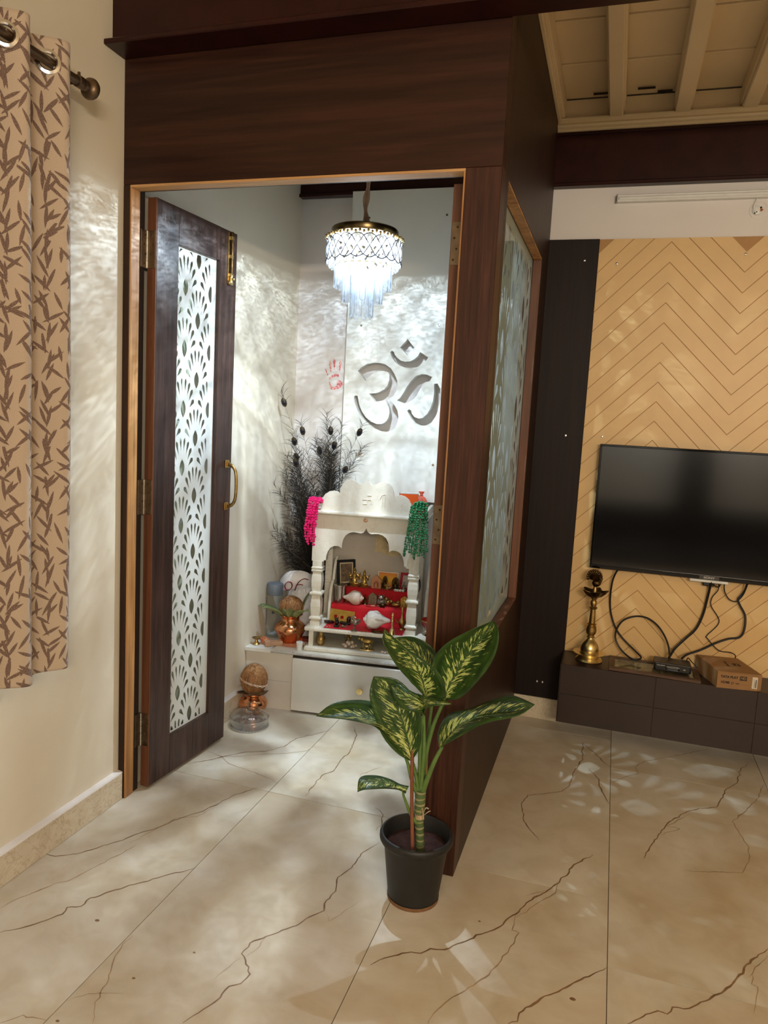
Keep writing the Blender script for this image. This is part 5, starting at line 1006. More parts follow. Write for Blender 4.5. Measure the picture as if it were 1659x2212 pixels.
# roof of the shrine
ZR = .6795
t = place('orange_box', 'bright orange carton on the right of the shrine roof', 'box', .440, .105, ZR, .25); P('carton', MB().rbox(-.042,.042,-.028,.028,0,.098,.001), mat('orange_card', (240, 92, 20), .5, var=.03), t); P('end_panel', MB().rbox(.0415,.0428,-.026,.026,.002,.095,.0004), mat('grey_card', (168,150,130), .6), t); P('lid', MB().rbox(-.043,.043,-.029,.029,.094,.0995,.001), mat('white_card2', (226,222,214), .5), t)
m_clear = thin_glass('clear_plastic', (236,240,240), .10, .08)
t = place('plastic_box', 'clear plastic box of red powder on the shrine roof', 'box', .505, .10, ZR, .1); P('tray', MB().rbox(-.030,.022,-.028,.028,.0,.050,.004), m_clear, t); P('red_powder', MB().rbox(-.027,.019,-.025,.025,.002,.034,.003), mat('kumkum_red', (206,26,30), .8), t); P('lid', MB().rbox(-.031,.023,-.029,.029,.050,.056,.002), m_clear, t)
t = place('plastic_packet', 'crumpled clear plastic packet on the shrine roof behind the green garland', 'packet', .462, .19, ZR, .3)
mb = MB().ball((0,0,.045), .042, 14, 10, (1,.6,1)); mb.v = [(x + .010*noise.noise(Vector((x,y,z))*70), y, max(.001, z + .014*noise.noise(Vector((y,z,x))*70))) for x, y, z in mb.v]; P('wrapper', mb, m_clear, t)
t = place('red_pouch', 'red-orange gauze pouch with a tied neck at the right end of the shrine roof', 'pouch', .488, .215, ZR, 0)
P('bag', MB().lathe([(.02,0),(.032,.012),(.034,.040),(.022,.066),(.007,.076),(.006,.082),(.014,.096),(.012,.098)], 18, sy=.7), mat('red_gauze', (226, 96, 70), .6, var=.2), t, True); P('tie', MB().tube([(.0075*math.cos(a),.006*math.sin(a),.078) for a in [i*PI/6 for i in range(13)]], .0016, 5, cap=False), mat('brown_tie', (120,60,50), .6), t, True)
# garlands
def garland(label, col, cat, pts_list, bead, name='bead_garland'):
    t = T(name, label, cat, S(*pts_list[0][0]), SA); inv = (Matrix.Translation(S(*pts_list[0][0])) @ Matrix.Rotation(SA, 4, 'Z')).inverted() @ SM
    for pts in pts_list:
        mb = MB(); q = resample([Vector(p) for p in pts], max(4, int(sum((Vector(b)-Vector(a)).length for a, b in zip(pts, pts[1:]))/(bead*1.25))))
        for i, p in enumerate(q):
            mb.ball(p + Vector((random.uniform(-1,1), random.uniform(-1,1), random.uniform(-1,1)))*bead*.25, bead*random.uniform(.55,.9), 6, 4, (random.uniform(.7,1.3), 1, random.uniform(.7,1.2)))
        mb.tube(q, bead*.18, 4); P('strand', mb.xf(inv), col, t)
    return t
m_pink = mat('pink_beads', (226, 26, 112), .35, var=.25, scale=150); m_green = mat('green_beads', (14, 96, 52), .35, var=.35, scale=150)
pl_ = []
for k in range(9):
    x = -.010 + .0062*k; w = random.uniform(-.004,.004); yy = -.030 - .004*(k % 3)
    pl_.append([(x+.022+w, .020, .718-.006*(k % 2)), (x+.014+w, -.012, .735-.008*(k % 3)), (x+.006+w, yy, .722), (x+w, yy-.004, .65), (x-.006+w*2, yy-.003, .60), (x-.008+w, yy-.002, .555 - .012*((k*5) % 4))])
g1 = garland('pink bead garland hung over the left corner of the shrine roof', m_pink, 'garland', pl_, .0088)
gl_ = []
for k in range(10):
    a = k/9; x = .463 + .088*a; w = random.uniform(-.003,.003); yy = -.032 - .003*(k % 2) if a < .75 else -.028+.03*(a-.75)
    gl_.append([(.500+.02*a, .02, .735+.01*(k % 2)), (.484+.04*a, -.010, .742-.006*(k % 3)), (.470+.072*a, yy, .71), (x+w, yy-.003, .62), (x-.004+.012*(a-.5)+w, yy, .555), (x-.004+.016*(a-.5), yy, .500 + .010*((k*3) % 4) - (.012 if 3 < k < 7 else 0))])
for k in range(5): gl_.append([(.492+.012*k,.0,.738), (.486+.014*k,-.022,.745), (.480+.016*k,-.036,.715), (.478+.017*k,-.037,.68)])
g2 = garland('dark green bead garland hung over the right corner of the shrine roof', m_green, 'garland', gl_, .0080)

LED, BULB, SIDE = 16.0, 135.0, .33
# ================================================================ THINGS ON THE CABINET LEFT OF THE SHRINE
CT = .296
t = T('copper_pot', 'shiny copper pot holding a coconut and leaves on the cabinet', 'pot', (-1.452, 3.245, CT))
P('belly', MB().lathe([(.034,0),(.046,.002),(.052,.012),(.066,.040),(.078,.062),(.079,.070),(.074,.082),(.058,.098),(.046,.106),(.044,.110)], 40), m_copper, t, True)
P('rim', MB().lathe([(.044,.109),(.043,.116),(.047,.126),(.056,.134),(.060,.137),(.058,.139),(.050,.135),(.041,.124),(.040,.112)], 40, cap=False), m_copper, t, True)
def coconut_mat():
    s = NT('coconut_husk'); setp(s.b, (140, 96, 60), .85)
    tc = s.n('ShaderNodeTexCoord'); mp = s.n('ShaderNodeMapping', {'Vector': (tc, 'Object'), 'Scale': (60., 60., 14.)})
    n = s.n('ShaderNodeTexNoise', {'Vector': mp, 'Scale': 1.6, 'Detail': 6.0, 'Distortion': 1.0})
    r = s.ramp(n, [(.3, lin((96, 62, 36))), (.5, lin((150, 106, 66))), (.72, lin((188, 148, 100)))]); s.link(r, 0, s.b, 'Base Color'); s.bump(n, .7, .003); return s.m
m_coco = coconut_mat(); m_fibre = mat('coconut_fibre', (164, 118, 76), .9, var=.3, scale=90)
def coconut(t, r, h, nf, low=0.0):
    pr = [(0,0),(.45*r,.04*h),(.80*r,.18*h),(.98*r,.40*h),(1.0*r,.52*h),(.90*r,.72*h),(.66*r,.88*h),(.32*r,.97*h),(0,1.0*h)]
    mb = MB().lathe(pr, 28, cap=False)
    mb.v = [(x*(1+.05*noise.noise(Vector((x,y,z))*45)), y*(1+.05*noise.noise(Vector((x,y,z))*45)), z) for x, y, z in mb.v]
    P('husk', mb, m_coco, t, True)
    fb = MB()
    for k in range(nf):
        a = random.uniform(0, 2*PI); z = random.uniform(.12, .9); pts = []
        for j in range(5):
            zz = max(.03, min(.99, z - j*.07 + random.uniform(-.02,.02))); rr = r*1.03*math.sin(PI*min(1, max(.0, .06+zz*.9)))**.62 + random.uniform(0, .003); a += random.uniform(-.12,.12)
            pts.append((rr*math.cos(a), rr*math.sin(a), zz*h))
        fb.tube(pts, .0008, 4, cap=False)
    P('fibres', fb, m_fibre, t, kind='stuff')
t = T('coconut', 'round brown coconut sitting in the mouth of the copper pot on the cabinet', 'coconut', (-1.452, 3.245, CT+.118)); coconut(t, .058, .112, 150)
m_mango = NT('dull_green_leaf'); setp(m_mango.b, (104, 120, 62), .5); m_mango = mat('dull_green_leaf2', (128, 142, 92), .5, var=.3, scale=35)
def blade(mid, w, fold=.3, n=9, up=(0,0,1)):
    q = resample([Vector(p) for p in mid], n); vs = []; fs = []; up = Vector(up)
    for i, p in enumerate(q):
        tt = (q[min(i+1,n-1)] - q[max(i-1,0)]).normalized(); sd = tt.cross(up).normalized(); nn = sd.cross(tt)
        s = i/(n-1); ww = w*(math.sin(PI*min(.995, .10+.9*s**.8))**.75)
        vs += [p - sd*ww + nn*ww*fold, p, p + sd*ww + nn*ww*fold]
        if i:
            a = 3*i-3; fs += [(a, a+1, a+4, a+3), (a+1, a+2, a+5, a+4)]
    return MB().add(vs, fs)
cpos = Vector((-1.452, 3.245, CT))
for lab, a, L, lift, w, fo in [('long dull green leaf reaching left from the copper pot', math.radians(196), .135, .045, .032, .35), ('dull green leaf at the front left of the coconut, curled upward', math.radians(225), .10, .050, .027, .6),
                          ('broad dull green leaf lying in front of the coconut', math.radians(282), .085, .060, .030, .5), ('dull green leaf at the front right of the coconut by the marble pillar', math.radians(325), .12, .060, .030, .4),
                          ('upright dark green leaf behind the coconut on its right', math.radians(28), .07, .130, .026, .3)]:
    d = Vector((math.cos(a), math.sin(a), 0)); b = d*.046 + Vector((0,0,.126))
    lf = T('pot_leaf', lab, 'leaf', cpos + b)
    pts = [Vector((0,0,0)), d*L*.3 + Vector((0,0,lift*.5)), d*L*.7 + Vector((0,0,lift*.95)), d*L + Vector((0,0,lift))]
    o = P('blade', blade(pts, w, fo), m_mango, lf, True, ang=80); md = o.modifiers.new('t', 'SOLIDIFY'); md.thickness = .0012
    P('midrib', MB().tube(resample(pts, 8), [.0018]*4+[.001]*4, 5), mat('pale_midrib', (150,160,100), .5), lf, True)
# water bottle
t = T('water_bottle', 'clear water bottle with grey screw cap in the corner', 'bottle', (-1.560, 3.285, CT))
m_pet = thin_glass('clear_bottle_plastic', (250, 252, 253), .06, .05)
P('body', MB().lathe([(.036,0),(.041,.003),(.0425,.012),(.0425,.205),(.041,.218),(.038,.222)], 36, cap=True), m_pet, t, True)
P('water', MB().lathe([(.034,.003),(.0395,.006),(.0395,.030),(0,.030)], 30), thin_glass('water', (248, 250, 251), .05), t, True)
P('cap', MB().lathe([(.0405,.216),(.0415,.219),(.0415,.266),(.039,.272),(.030,.274),(0,.274)], 36), mat('slate_grey_cap', (104, 112, 122), .45), t, True, label='slate grey screw cap')
pb = P('print_band', MB().box(0,0.001,0,.001,.0,.001), m_ink, t); bpy.data.objects.remove(pb)
for k, wd in enumerate(['BE', 'FI']):
    text('lettering', wd, .018, m_ink, t, Matrix.Rotation(math.radians(18), 4, 'Z') @ ML(.0, -.0432, .150 - .020*k), bold=.0006, label='small black print on the bottle')
mb = MB()
for i in range(26):
    z = .06 + .0055*i; a = math.radians(-136 + (i % 3)*3); c, s_ = math.cos(a), math.sin(a); L = .010+.006*((i*7) % 4)/3
    mb.box(-L/2, L/2, -.0006, .0006, z, z+.0022); n8 = 8
    mb.v[-n8:] = [(c*.0430 - s_*x, s_*.0430 + c*x, zz) for x, y, zz in mb.v[-n8:]]
P('print_line', mb, mat('grey_print', (70,74,80), .6), t)
# carrier bag
def bagmesh(n=72, m=48):
    vs = []; fs = []
    for j in range(m+1):
        v = j/m; z = .345*v
        prof = .085*(math.sin(PI*min(1, .22+.62*v))**.5)*(1-.35*v**3)
        for i in range(n):
            a = 2*PI*i/n; r = prof*(1 + .16*noise.noise(Vector((math.cos(a)*2, math.sin(a)*2, v*4))) + .10*noise.noise(Vector((math.cos(a)*5, math.sin(a)*5, v*9))) + .05*math.sin(a*9+v*8) + .10*noise.noise(Vector((math.cos(a)*9, math.sin(a)*9, v*16))) + .07*abs(noise.noise(Vector((math.cos(a)*16, math.sin(a)*16, v*24)))))
            vs.append((r*math.cos(a)*.98 + .018*v, r*math.sin(a)*.62, z*(1 - .10*abs(math.sin(a*1.5+.4))*v) + .02*noise.noise(Vector((a, v*3, 2)))*v))
    for j in range(m):
        for i in range(n): fs.append((j*n+i, j*n+(i+1)%n, (j+1)*n+(i+1)%n, (j+1)*n+i))
    fs.append(tuple(range(n-1,-1,-1))); fs.append(tuple(m*n+i for i in range(n)))
    return MB().add(vs, fs)
m_bag = mat('white_carrier_plastic', (226, 226, 230), .35, var=.03)
t = T('carrier_bag', 'crumpled white carrier bag with maroon OF lettering behind the copper pot', 'bag', (-1.452, 3.382, CT), .1)
bgm = bagmesh(); mb = bgm
P('bag', mb, m_bag, t, True, ang=28)
fold = MB(); A = [(-.105,-.050,.215),(-.06,-.075,.262),(0,-.072,.275),(.05,-.06,.262),(.075,-.05,.225)]; B = [(-.10,-.066,.150),(-.06,-.088,.175),(0,-.088,.185),(.045,-.076,.195),(.072,-.06,.205)]
A = catmull(A, 4); B = catmull(B, 4); n_ = len(A); fold.add(A + B, [(i, i+1, n_+i+1, n_+i) for i in range(n_-1)]); fold.v = [(x, y, z+.07) for x, y, z in fold.v]; o = P('fold', fold, m_bag, t, True, ang=80); md = o.modifiers.new('t', 'SOLIDIFY'); md.thickness = .002
m_mar = mat('maroon_print', (128, 12, 52), .5)
def stroke(pts, r): return MB().tube(catmull(pts, 4), r, 6, flat=.35)
o1 = [(-.072+.019*math.cos(a), -.086-.002*math.sin(a), .196+.021*math.sin(a)+.004*math.cos(a)) for a in [i*PI/6 for i in range(13)]]
up7 = lambda m: setattr(m, 'v', [(x+.026, y-.006, z+.07) for x, y, z in m.v]) or m
P('lettering', up7(stroke(o1, .0064)), m_mar, t, True, label='maroon O printed on the bag')
mb = stroke([(-.036,-.0905,.178),(-.028,-.091,.205),(-.012,-.0895,.228),(.008,-.086,.240),(.028,-.080,.236)], .0068); f2 = stroke([(-.026,-.0915,.206),(-.010,-.091,.210),(.004,-.089,.208)], .0054); mb.add(f2.v, f2.f)
P('lettering', up7(mb), m_mar, t, True, label='maroon F printed on the bag')
# small things at the front left
t = T('brass_diya', 'small brass footed oil lamp at the left front corner of the cabinet', 'lamp', (-1.574, 3.125, CT-.001))
P('foot', MB().lathe([(.017,0),(.018,.003),(.012,.008),(.007,.020),(.006,.026)], 22), m_brass, t, True); P('dish', MB().lathe([(.006,.025),(.015,.028),(.021,.033),(.021,.035),(.014,.031),(0,.029)], 22), m_brass, t, True); P('handle', MB().tube(catmull([(.019,.002,.034),(.032,.004,.036),(.044,.004,.034)], 4), [.004]*5+[.003]*4, 7, flat=.5), m_brass, t, True)
t = T('clay_diya', 'orange clay lamp tilted behind the small brass lamp', 'lamp', (-1.548, 3.155, CT))
P('bowl', MB().lathe([(.012,0),(.020,.008),(.026,.022),(.024,.022),(.018,.010),(0,.006)], 22, M=Matrix.Rotation(.35, 4, 'Y') @ Matrix.Diagonal((1.1,.9,1,1))), mat('terracotta', (202, 116, 76), .7, var=.15), t, True); P('wick', MB().tube([(.0,.0,.010),(.012,.004,.022)], .0022, 6), mat('cotton_wick', (226,216,200), .9), t)
t = T('wooden_stand', 'pale slotted wooden stand lying at the edge of the cabinet', 'stand', (-1.497, 3.138, CT), math.radians(40))
mwd = wood('pale_balsa', (176, 134, 104), (202, 164, 134), (216, 182, 152), 'x', .6, 3.0)
P('end_block', MB().rbox(-.034,-.010,-.016,.016,0,.026,.003), mwd, t)
for y in (-.012, .012): P('slat', MB().rbox(-.012,.050,y-.004,y+.004,.004,.022,.0015), mwd, t)
P('base_slat', MB().rbox(-.012,.050,-.012,.012,0,.005,.001), mwd, t)
t = T('white_vial', 'small white plastic pot beside the corner of the marble shrine', 'pot', (-1.352, 3.138, CT))
P('cup', MB().lathe([(.0125,0),(.0135,.002),(.0155,.034),(.0150,.036)], 26), m_wht, t, True); P('lid', MB().lathe([(.0165,.034),(.0168,.039),(.014,.041),(0,.041)], 26), m_wht, t, True)
t = T('orange_packet', 'orange and maroon packet lying between copper pot and shrine', 'packet', (-1.372, 3.290, CT), .3)
P('wrapper', MB().rbox(-.040,.036,-.022,.022,0,.016,.004), mat('orange_wrapper', (198, 82, 34), .4), t); P('label', MB().rbox(-.028,.006,-.0226,.0226,.002,.0165,.001), mat('maroon_label', (110,26,24), .5), t)
t = P('kumkum_powder', MB().lathe([(0,.0008),(.078,.0008)], 26, (-1.430,3.190,CT), sy=.55, cap=False), mat('orange_powder', (196, 130, 92), .9, var=.3, scale=70)); tag(t, 'orange powder spilled on the marble round the copper pot foot', 'powder', kind='stuff')
# ---- on the floor in the corner
t = T('copper_pot', 'small copper pot on the floor in the corner with a husky coconut on it', 'pot', (-1.522, 3.010, 0))
P('belly', MB().lathe([(.030,0),(.042,.002),(.058,.020),(.067,.045),(.066,.058),(.056,.074),(.042,.083),(.040,.086)], 40), m_copper, t, True)
P('rim', MB().lathe([(.040,.085),(.039,.090),(.046,.098),(.053,.101),(.052,.103),(.045,.100),(.037,.091)], 36, cap=False), m_copper, t, True)
cp2 = Vector((-1.522, 3.010, .092))
t = T('coconut', 'husky coconut tied with white string on the small copper pot', 'coconut', cp2); coconut(t, .060, .150, 380)
pts = [(.0625*math.cos(a), .0625*math.sin(a), .066 - .018*math.cos(a-.6)) for a in [i*2*PI/30 for i in range(31)]]
mb = MB().tube(pts, .0018, 6, cap=False); mb.tube([(x*1.01, y*1.01, z-.005-.004*math.sin(3*i)) for i, (x, y, z) in enumerate(pts)], .0014, 6, cap=False); P('string', mb, mat('white_string', (226,206,190), .8), t, True)
m_dry = mat('dried_brown_leaf', (96, 74, 48), .7, var=.3, scale=50)
for lab, a, L, lift, w in [('dried brown leaf curling right under the husky coconut', math.radians(-22), .072, .042, .030), ('dried grey-brown leaf drooping in front of the small copper pot mouth', math.radians(-85), .050, .022, .036), ('dried dark leaf sticking left from the small copper pot toward the wall', math.radians(214), .060, .006, .018)]:
    d = Vector((math.cos(a), math.sin(a), 0)); lf = T('dry_leaf', lab, 'leaf', cp2 + d*.030 + Vector((0,0,.004)))
    o = P('blade', blade([Vector((0,0,0)), d*L*.4 + Vector((0,0,lift*.15)), d*L*.8 + Vector((0,0,lift*.6)), d*L + Vector((0,0,lift))], w, .45), m_dry, lf, True, ang=80); md = o.modifiers.new('t', 'SOLIDIFY'); md.thickness = .0012
m_cut = NT('cut_glass'); setp(m_cut.b, (235,238,240), .03); m_cut.b.inputs['Transmission Weight'].default_value = 1.0; m_cut.b.inputs['IOR'].default_value = 1.3; m_cut = m_cut.m
t = T('crystal_dish', 'round cut-glass dish with domed lid on the floor by the door', 'dish', (-1.468, 2.872, 0))
def fluted(prof, n, amp, k): 
    mb = MB().lathe(prof, n, cap=False); out = []
    for x, y, z in mb.v:
        a = math.atan2(y, x); r = math.hypot(x, y); f = 1 + amp*abs(math.cos(a*k/2)) if r > .02 else 1; out.append((x*f, y*f, z))
    mb.v = out; return mb
mg = m_cutg = thin_glass('pressed_glass', (246, 248, 250), .30, .05)
P('base', fluted([(0,.004),(.078,.006),(.080,.010),(.0,.010)], 120, .06, 40), mg, t, True)
mb = MB()
for i in range(40): a = i*2*PI/40; mb.ball((.083*math.cos(a), .083*math.sin(a), .008), .0062, 7, 5)
P('beaded_rim', mb, mg, t, True)
P('wall', fluted([(.078,.010),(.082,.022),(.084,.044),(.087,.048),(.083,.048),(.079,.030)], 120, .03, 36), mg, t, True)
P('lid', fluted([(.083,.049),(.080,.054),(.066,.066),(.044,.077),(.020,.083),(.006,.085)], 96, .05, 16), mg, t, True)
P('knob', MB().tube([(.010*math.cos(a)+.0, 0, .096+.013*math.sin(a)) for a in [i*PI/10 for i in range(21)]], .0042, 8, cap=False), mg, t, True)

# ================================================================ PEACOCK FEATHERS
m_barb = mat('dark_feather_barbs', (22, 21, 18), .55, var=.5, scale=30); m_shaft = mat('feather_shaft', (120, 104, 84), .5, var=.2)
m_eye1 = mat('feather_eye_bronze', (58, 50, 34), .4, .3, var=.3, scale=200); m_eye2 = mat('feather_eye_blue', (12, 14, 40), .3, .3)
PB = Vector((-1.42, 3.490, .299))
pf_ = T('peacock_feathers', 'bunch of dark peacock feathers standing in the corner behind the shrine', 'feathers', PB)
EV = [Vector(e) for e in EYES]
tips = [(e, True) for e in EV]
rnd = random.Random(11)
for k in range(34):
    u = rnd.random()**1.15; tips.append((Vector((-1.575 + .40*u, 3.30 + .13*rnd.random(), (.80 if u < .45 else 1.06) + (.42 if u < .45 else .26)*rnd.random() + (.10 if .25 < u < .8 else 0))), False))
for k in range(24): tips.append((Vector((-1.585 + .22*rnd.random()**1.5, 3.24+.14*rnd.random(), .62 + .50*rnd.random())), False))
def feather(tip, eye, par):
    tip = Vector((max(tip.x, -1.575), min(tip.y, 3.44 if tip.x > -1.33 else 3.50), tip.z))
    mid = PB.lerp(tip, .55) + Vector((rnd.uniform(-.02,.03) - (tip.x+1.38)*.12, .02, .08))
    if tip.x > -1.42: mid = Vector((-1.385 + .04*rnd.random(), 3.47, .92))
    if tip.z < 1.0: mid = PB.lerp(tip, .5) + Vector((.03, .0, .10))
    q = resample([PB + Vector((rnd.uniform(-.02,.02), rnd.uniform(-.015,.015), 0)), mid, tip], 26)
    N = len(q); mb = MB(); mb.tube(q, [.0016*(1-.6*i/N) for i in range(N)], 4)
    o = P('feather', mb, m_shaft, par, off=PB)
    bb = MB(); vw = Vector((.32,-.93,.05))
    L0 = .62
    for k in range(84):
        s = .30 + .70*(k/83)**.9; i = min(N-2, int(s*(N-1))); p = q[i].lerp(q[i+1], s*(N-1)-i); tt = (q[i+1]-q[i]).normalized()
        sd = tt.cross(vw).normalized()
        for sg in (-1, 1):
            if rnd.random() < (.05 if s < .66 else .42): continue
            Lb = (.105*(1-.45*s) if s < .93 else .055)*rnd.uniform(.4,1.2)
            if eye and .74 < s < .93: 
                if rnd.random() < .45: continue
                Lb *= 1.15
            d = (sd*sg*rnd.uniform(.30,.75) + tt*rnd.uniform(.7,1.1) + Vector((rnd.uniform(-.3,.3), rnd.uniform(-.3,.12), rnd.uniform(-.2,.2)))).normalized()
            e1 = p + d*Lb*.45; d2 = (d + sd*sg*rnd.uniform(-.1,.5) + Vector((0,0,-.35*rnd.random()))).normalized(); e2 = e1 + d2*Lb*.40; e3 = e2 + (d2 + sd*sg*rnd.uniform(-.3,.5) + Vector((0,0,-.55*rnd.random()))).normalized()*Lb*.40
            if min(e1.x, e2.x, e3.x) < -1.600: continue
            if max(e1.y, e2.y, e3.y) > (3.462 if max(p.x, e1.x, e2.x, e3.x) > -1.335 else 3.525): continue
            w = .0010; n1 = d.cross(vw).normalized()*w
            bb.add([p+n1, p-n1, e1-n1*.8, e1+n1*.8, e2-n1*.6, e2+n1*.6, e3], [(0,1,2,3),(3,2,4,5),(5,4,6)])
    P('barbs', bb, m_barb, o, off=PB)
    if eye:
        tt = (q[-1]-q[-4]).normalized(); c = q[-2]; sd = tt.cross(vw).normalized(); nn = sd.cross(tt).normalized()
        if nn.dot(vw) < 0: nn = -nn
        R = Matrix((sd, tt, nn)).transposed().to_4x4()
        R.translation = c + nn*.002 - PB
        P('eye', MB().lathe([(.0,.0022),(.011,.0016),(.0135,0)], 16, sy=1.7, cap=False).xf(R), m_eye1, o, True)
        P('eye_spot', MB().lathe([(0,.0032),(.0065,.0028),(.0085,.0020)], 14, (0,-.003,0), sy=1.2, cap=False).xf(R), m_eye2, o, True)
for tp, ey in tips: feather(tp, ey, pf_)

# ================================================================ CHANDELIER
CC = Vector((-.965, 2.70, 0))
ch = T('chandelier', 'lit crystal pendant chandelier hanging in the pooja room', 'chandelier', (CC.x, CC.y, 2.10))
CO_ = Vector((CC.x, CC.y, 2.10))
def crystal_mat(name, wh):
    s = NT(name); s.t.nodes.remove(s.b)
    lw = s.n('ShaderNodeLayerWeight', {'Blend': .5}); tr = s.ramp((lw, 'Facing'), [(.30, (.95,.97,1,1)), (.75, (.34,.39,.46,1))]); t = s.n('ShaderNodeBsdfTransparent', {'Color': tr}); g = s.n('ShaderNodeBsdfGlossy', {'Roughness': .04, 'Color': (1,1,1,1)})
    d = s.n('ShaderNodeBsdfTranslucent', {'Color': (.95,.97,1,1)}); df = s.n('ShaderNodeBsdfDiffuse', {'Color': (.9,.93,.97,1)})
    fr = s.n('ShaderNodeLayerWeight', {'Blend': .5}); f2 = s.math('MULTIPLY_ADD', s.math('POWER', (fr, 'Facing'), 2.5), .6, .08, clamp=True)
    m1 = s.n('ShaderNodeMixShader', {0: .5, 1: d, 2: df}); m2 = s.n('ShaderNodeMixShader', {0: wh, 1: t, 2: m1}); m3 = s.n('ShaderNodeMixShader', {0: f2, 1: m2, 2: g})
    s.link(m3, 0, s.out, 'Surface'); return s.m
m_cry = crystal_mat('drop_crystal', .022); m_band = crystal_mat('band_crystal', .065)
m_plate = mat('chandelier_brass', (96, 82, 56), .25, 1.0, var=.15)
P('top_plate', MB().lathe([(0,2.084),(.124,2.084),(.126,2.088),(.126,2.106),(.122,2.110),(0,2.111)], 48, CC), m_plate, ch, True, off=CO_)
q = []
for i in range(60): z = 2.112 + (2.86-2.112)*i/59; q.append((CC.x + .0035*math.sin(z*42), CC.y + .0035*math.cos(z*42), z))
cd = P('cord_sleeve', MB().tube(q, [.0105 + .0035*math.sin(i*.9) for i in range(60)], 8), mat('brown_fabric_sleeve', (190, 160, 132), .9, var=.2), ch, True, off=CO_)
P('ceiling_canopy', MB().lathe([(.05,2.835),(.048,2.842),(.03,2.846),(.0,2.846)], 24, CC), m_plate, ch, True, off=CO_)
mw = mat('lattice_metal', (40, 34, 44), .4, .6)
lat = MB(); NB = 20; zb, zt = 1.990, 2.058
for k in range(NB):
    for sg in (-1, 1):
        pts = []
        for i in range(9):
            a = 2*PI*k/NB + sg*(i/8)*(2*PI/NB); r = .1425 - .0006*(i-4)**2*.3; pts.append((CC.x + r*math.cos(a), CC.y + r*math.sin(a), zb + (zt-zb)*i/8))
        lat.tube(pts, .0017, 5, cap=False)
    for z, sg in ((zt, 1), (zb, -1)):
        pts = []
        for i in range(7):
            a = 2*PI*(k+i/6)/NB; pts.append((CC.x + .1435*math.cos(a), CC.y + .1435*math.sin(a), z + sg*(.010*math.sin(PI*i/6) - .002)))
        lat.tube(pts, .0017, 5, cap=False)
P('lattice_ring', lat, mw, ch, True, off=CO_)
mgr = mat('pale_gold_rim', (232, 208, 150), .25, .9)
mb = MB()
for k in range(60):
    a = 2*PI*k/60; mb.ball((CC.x+.1445*math.cos(a), CC.y+.1445*math.sin(a), 2.071 + .003*(k % 2)), .0062, 6, 5)
P('upper_rim', mb, mgr, ch, True, off=CO_)
ring = lambda R, r, z: MB().tube([(CC.x+R*math.cos(2*PI*i/48), CC.y+R*math.sin(2*PI*i/48), z) for i in range(49)], r, 6, cap=False)
P('suspension_ring', ring(.105, .0022, 1.975), mgr, ch, True, off=CO_); P('suspension_ring', ring(.074, .0022, 1.966), mgr, ch, True, off=CO_); P('suspension_ring', ring(.040, .0022, 1.958), mgr, ch, True, off=CO_)
sp = MB()
for k in range(6):
    a = PI*k/3
    sp.tube([(CC.x+.138*math.cos(a), CC.y+.138*math.sin(a), 2.083), (CC.x+.138*math.cos(a), CC.y+.138*math.sin(a), 1.985), (CC.x+.105*math.cos(a), CC.y+.105*math.sin(a), 1.975), (CC.x+.04*math.cos(a), CC.y+.04*math.sin(a), 1.958)], .0013, 5)
P('spider_frame', sp, mgr, ch, True, off=CO_)
def first(name, mb, m): return P(name, mb, m, ch, False, off=None)
# faceted band crystals (one mesh, shared)
dm = MB(); h2, w2, t2 = .033, .0215, .006
dm.add([(0,-t2,0),(0,t2,0),(0,0,h2),(w2,0,0),(0,0,-h2),(-w2,0,0),(w2*.5,-t2*.8,h2*.4),(w2*.5,-t2*.8,-h2*.4),(-w2*.5,-t2*.8,-h2*.4),(-w2*.5,-t2*.8,h2*.4)],
       [(0,6,9),(0,7,6),(0,8,7),(0,9,8),(2,9,6),(2,6,3),(3,6,7),(3,7,4),(4,7,8),(4,8,5),(5,8,9),(5,9,2),(1,3,2),(1,4,3),(1,5,4),(1,2,5)])
base = None
def ringcopies(name, mb, R, z, n, ph=0, scale=1):
    b = P(name, mb, m_band if name == 'band_crystal' else m_cry, ch)
    for k in range(n):
        a = 2*PI*(k+ph)/n; o = b if k == 0 else dup(b)
        o.location = (R*math.cos(a), R*math.sin(a), z-2.10); o.rotation_euler = (0, 0, a + PI/2)
        o.scale = (scale,)*3
ringcopies('band_crystal', dm, .139, 2.024, NB, .5)
ringcopies('band_crystal', dm, .138, 2.056, NB, 0, .62)
ringcopies('band_crystal', dm, .138, 1.992, NB, 0, .62)
bd = MB().ball((0,0,0), .009, 8, 6, (1,.7,1.25)); ringcopies('bead', bd, .128, 1.974, 30)
def pend(L, w):
    p = [(-w*.7,0),(-w,-.006)] + [(-w*math.cos(a)*1.0 if 0 else -w + 0, 0) for a in ()]
    n = 7; out = [(-w*.75, 0), (-w, -.008)]
    for i in range(n+1): a = PI + PI*i/n; out.append((w*math.cos(a), -L+w + w*math.sin(a)))
    out += [(w, -.008), (w*.75, 0)]
    mb = MB(); N = len(out); c0 = [(x*.72, -.0052, z*.96-.002) for x, z in out]; c1 = [(x, 0, z) for x, z in out]; c2 = [(x*.72, .0052, z*.96-.002) for x, z in out]
    vs = c0 + c1 + c2; fs = [tuple(range(N)), tuple(range(3*N-1, 2*N-1, -1))]
    for r in (0, 1):
        for i in range(N): fs.append((r*N+i, r*N+(i+1)%N, (r+1)*N+(i+1)%N, (r+1)*N+i))
    return mb.add(vs, fs)
ringcopies('crystal_drop', pend(.082, .0125), .105, 1.973, 20); ringcopies('crystal_drop', pend(.125, .0120), .074, 1.964, 14, .3); ringcopies('crystal_drop', pend(.172, .0115), .040, 1.956, 8, .1)
em = NT('led_strip'); setp(em.b, (255,255,255), .4); em.b.inputs['Emission Color'].default_value = (.86,.94,1,1); em.b.inputs['Emission Strength'].default_value = LED
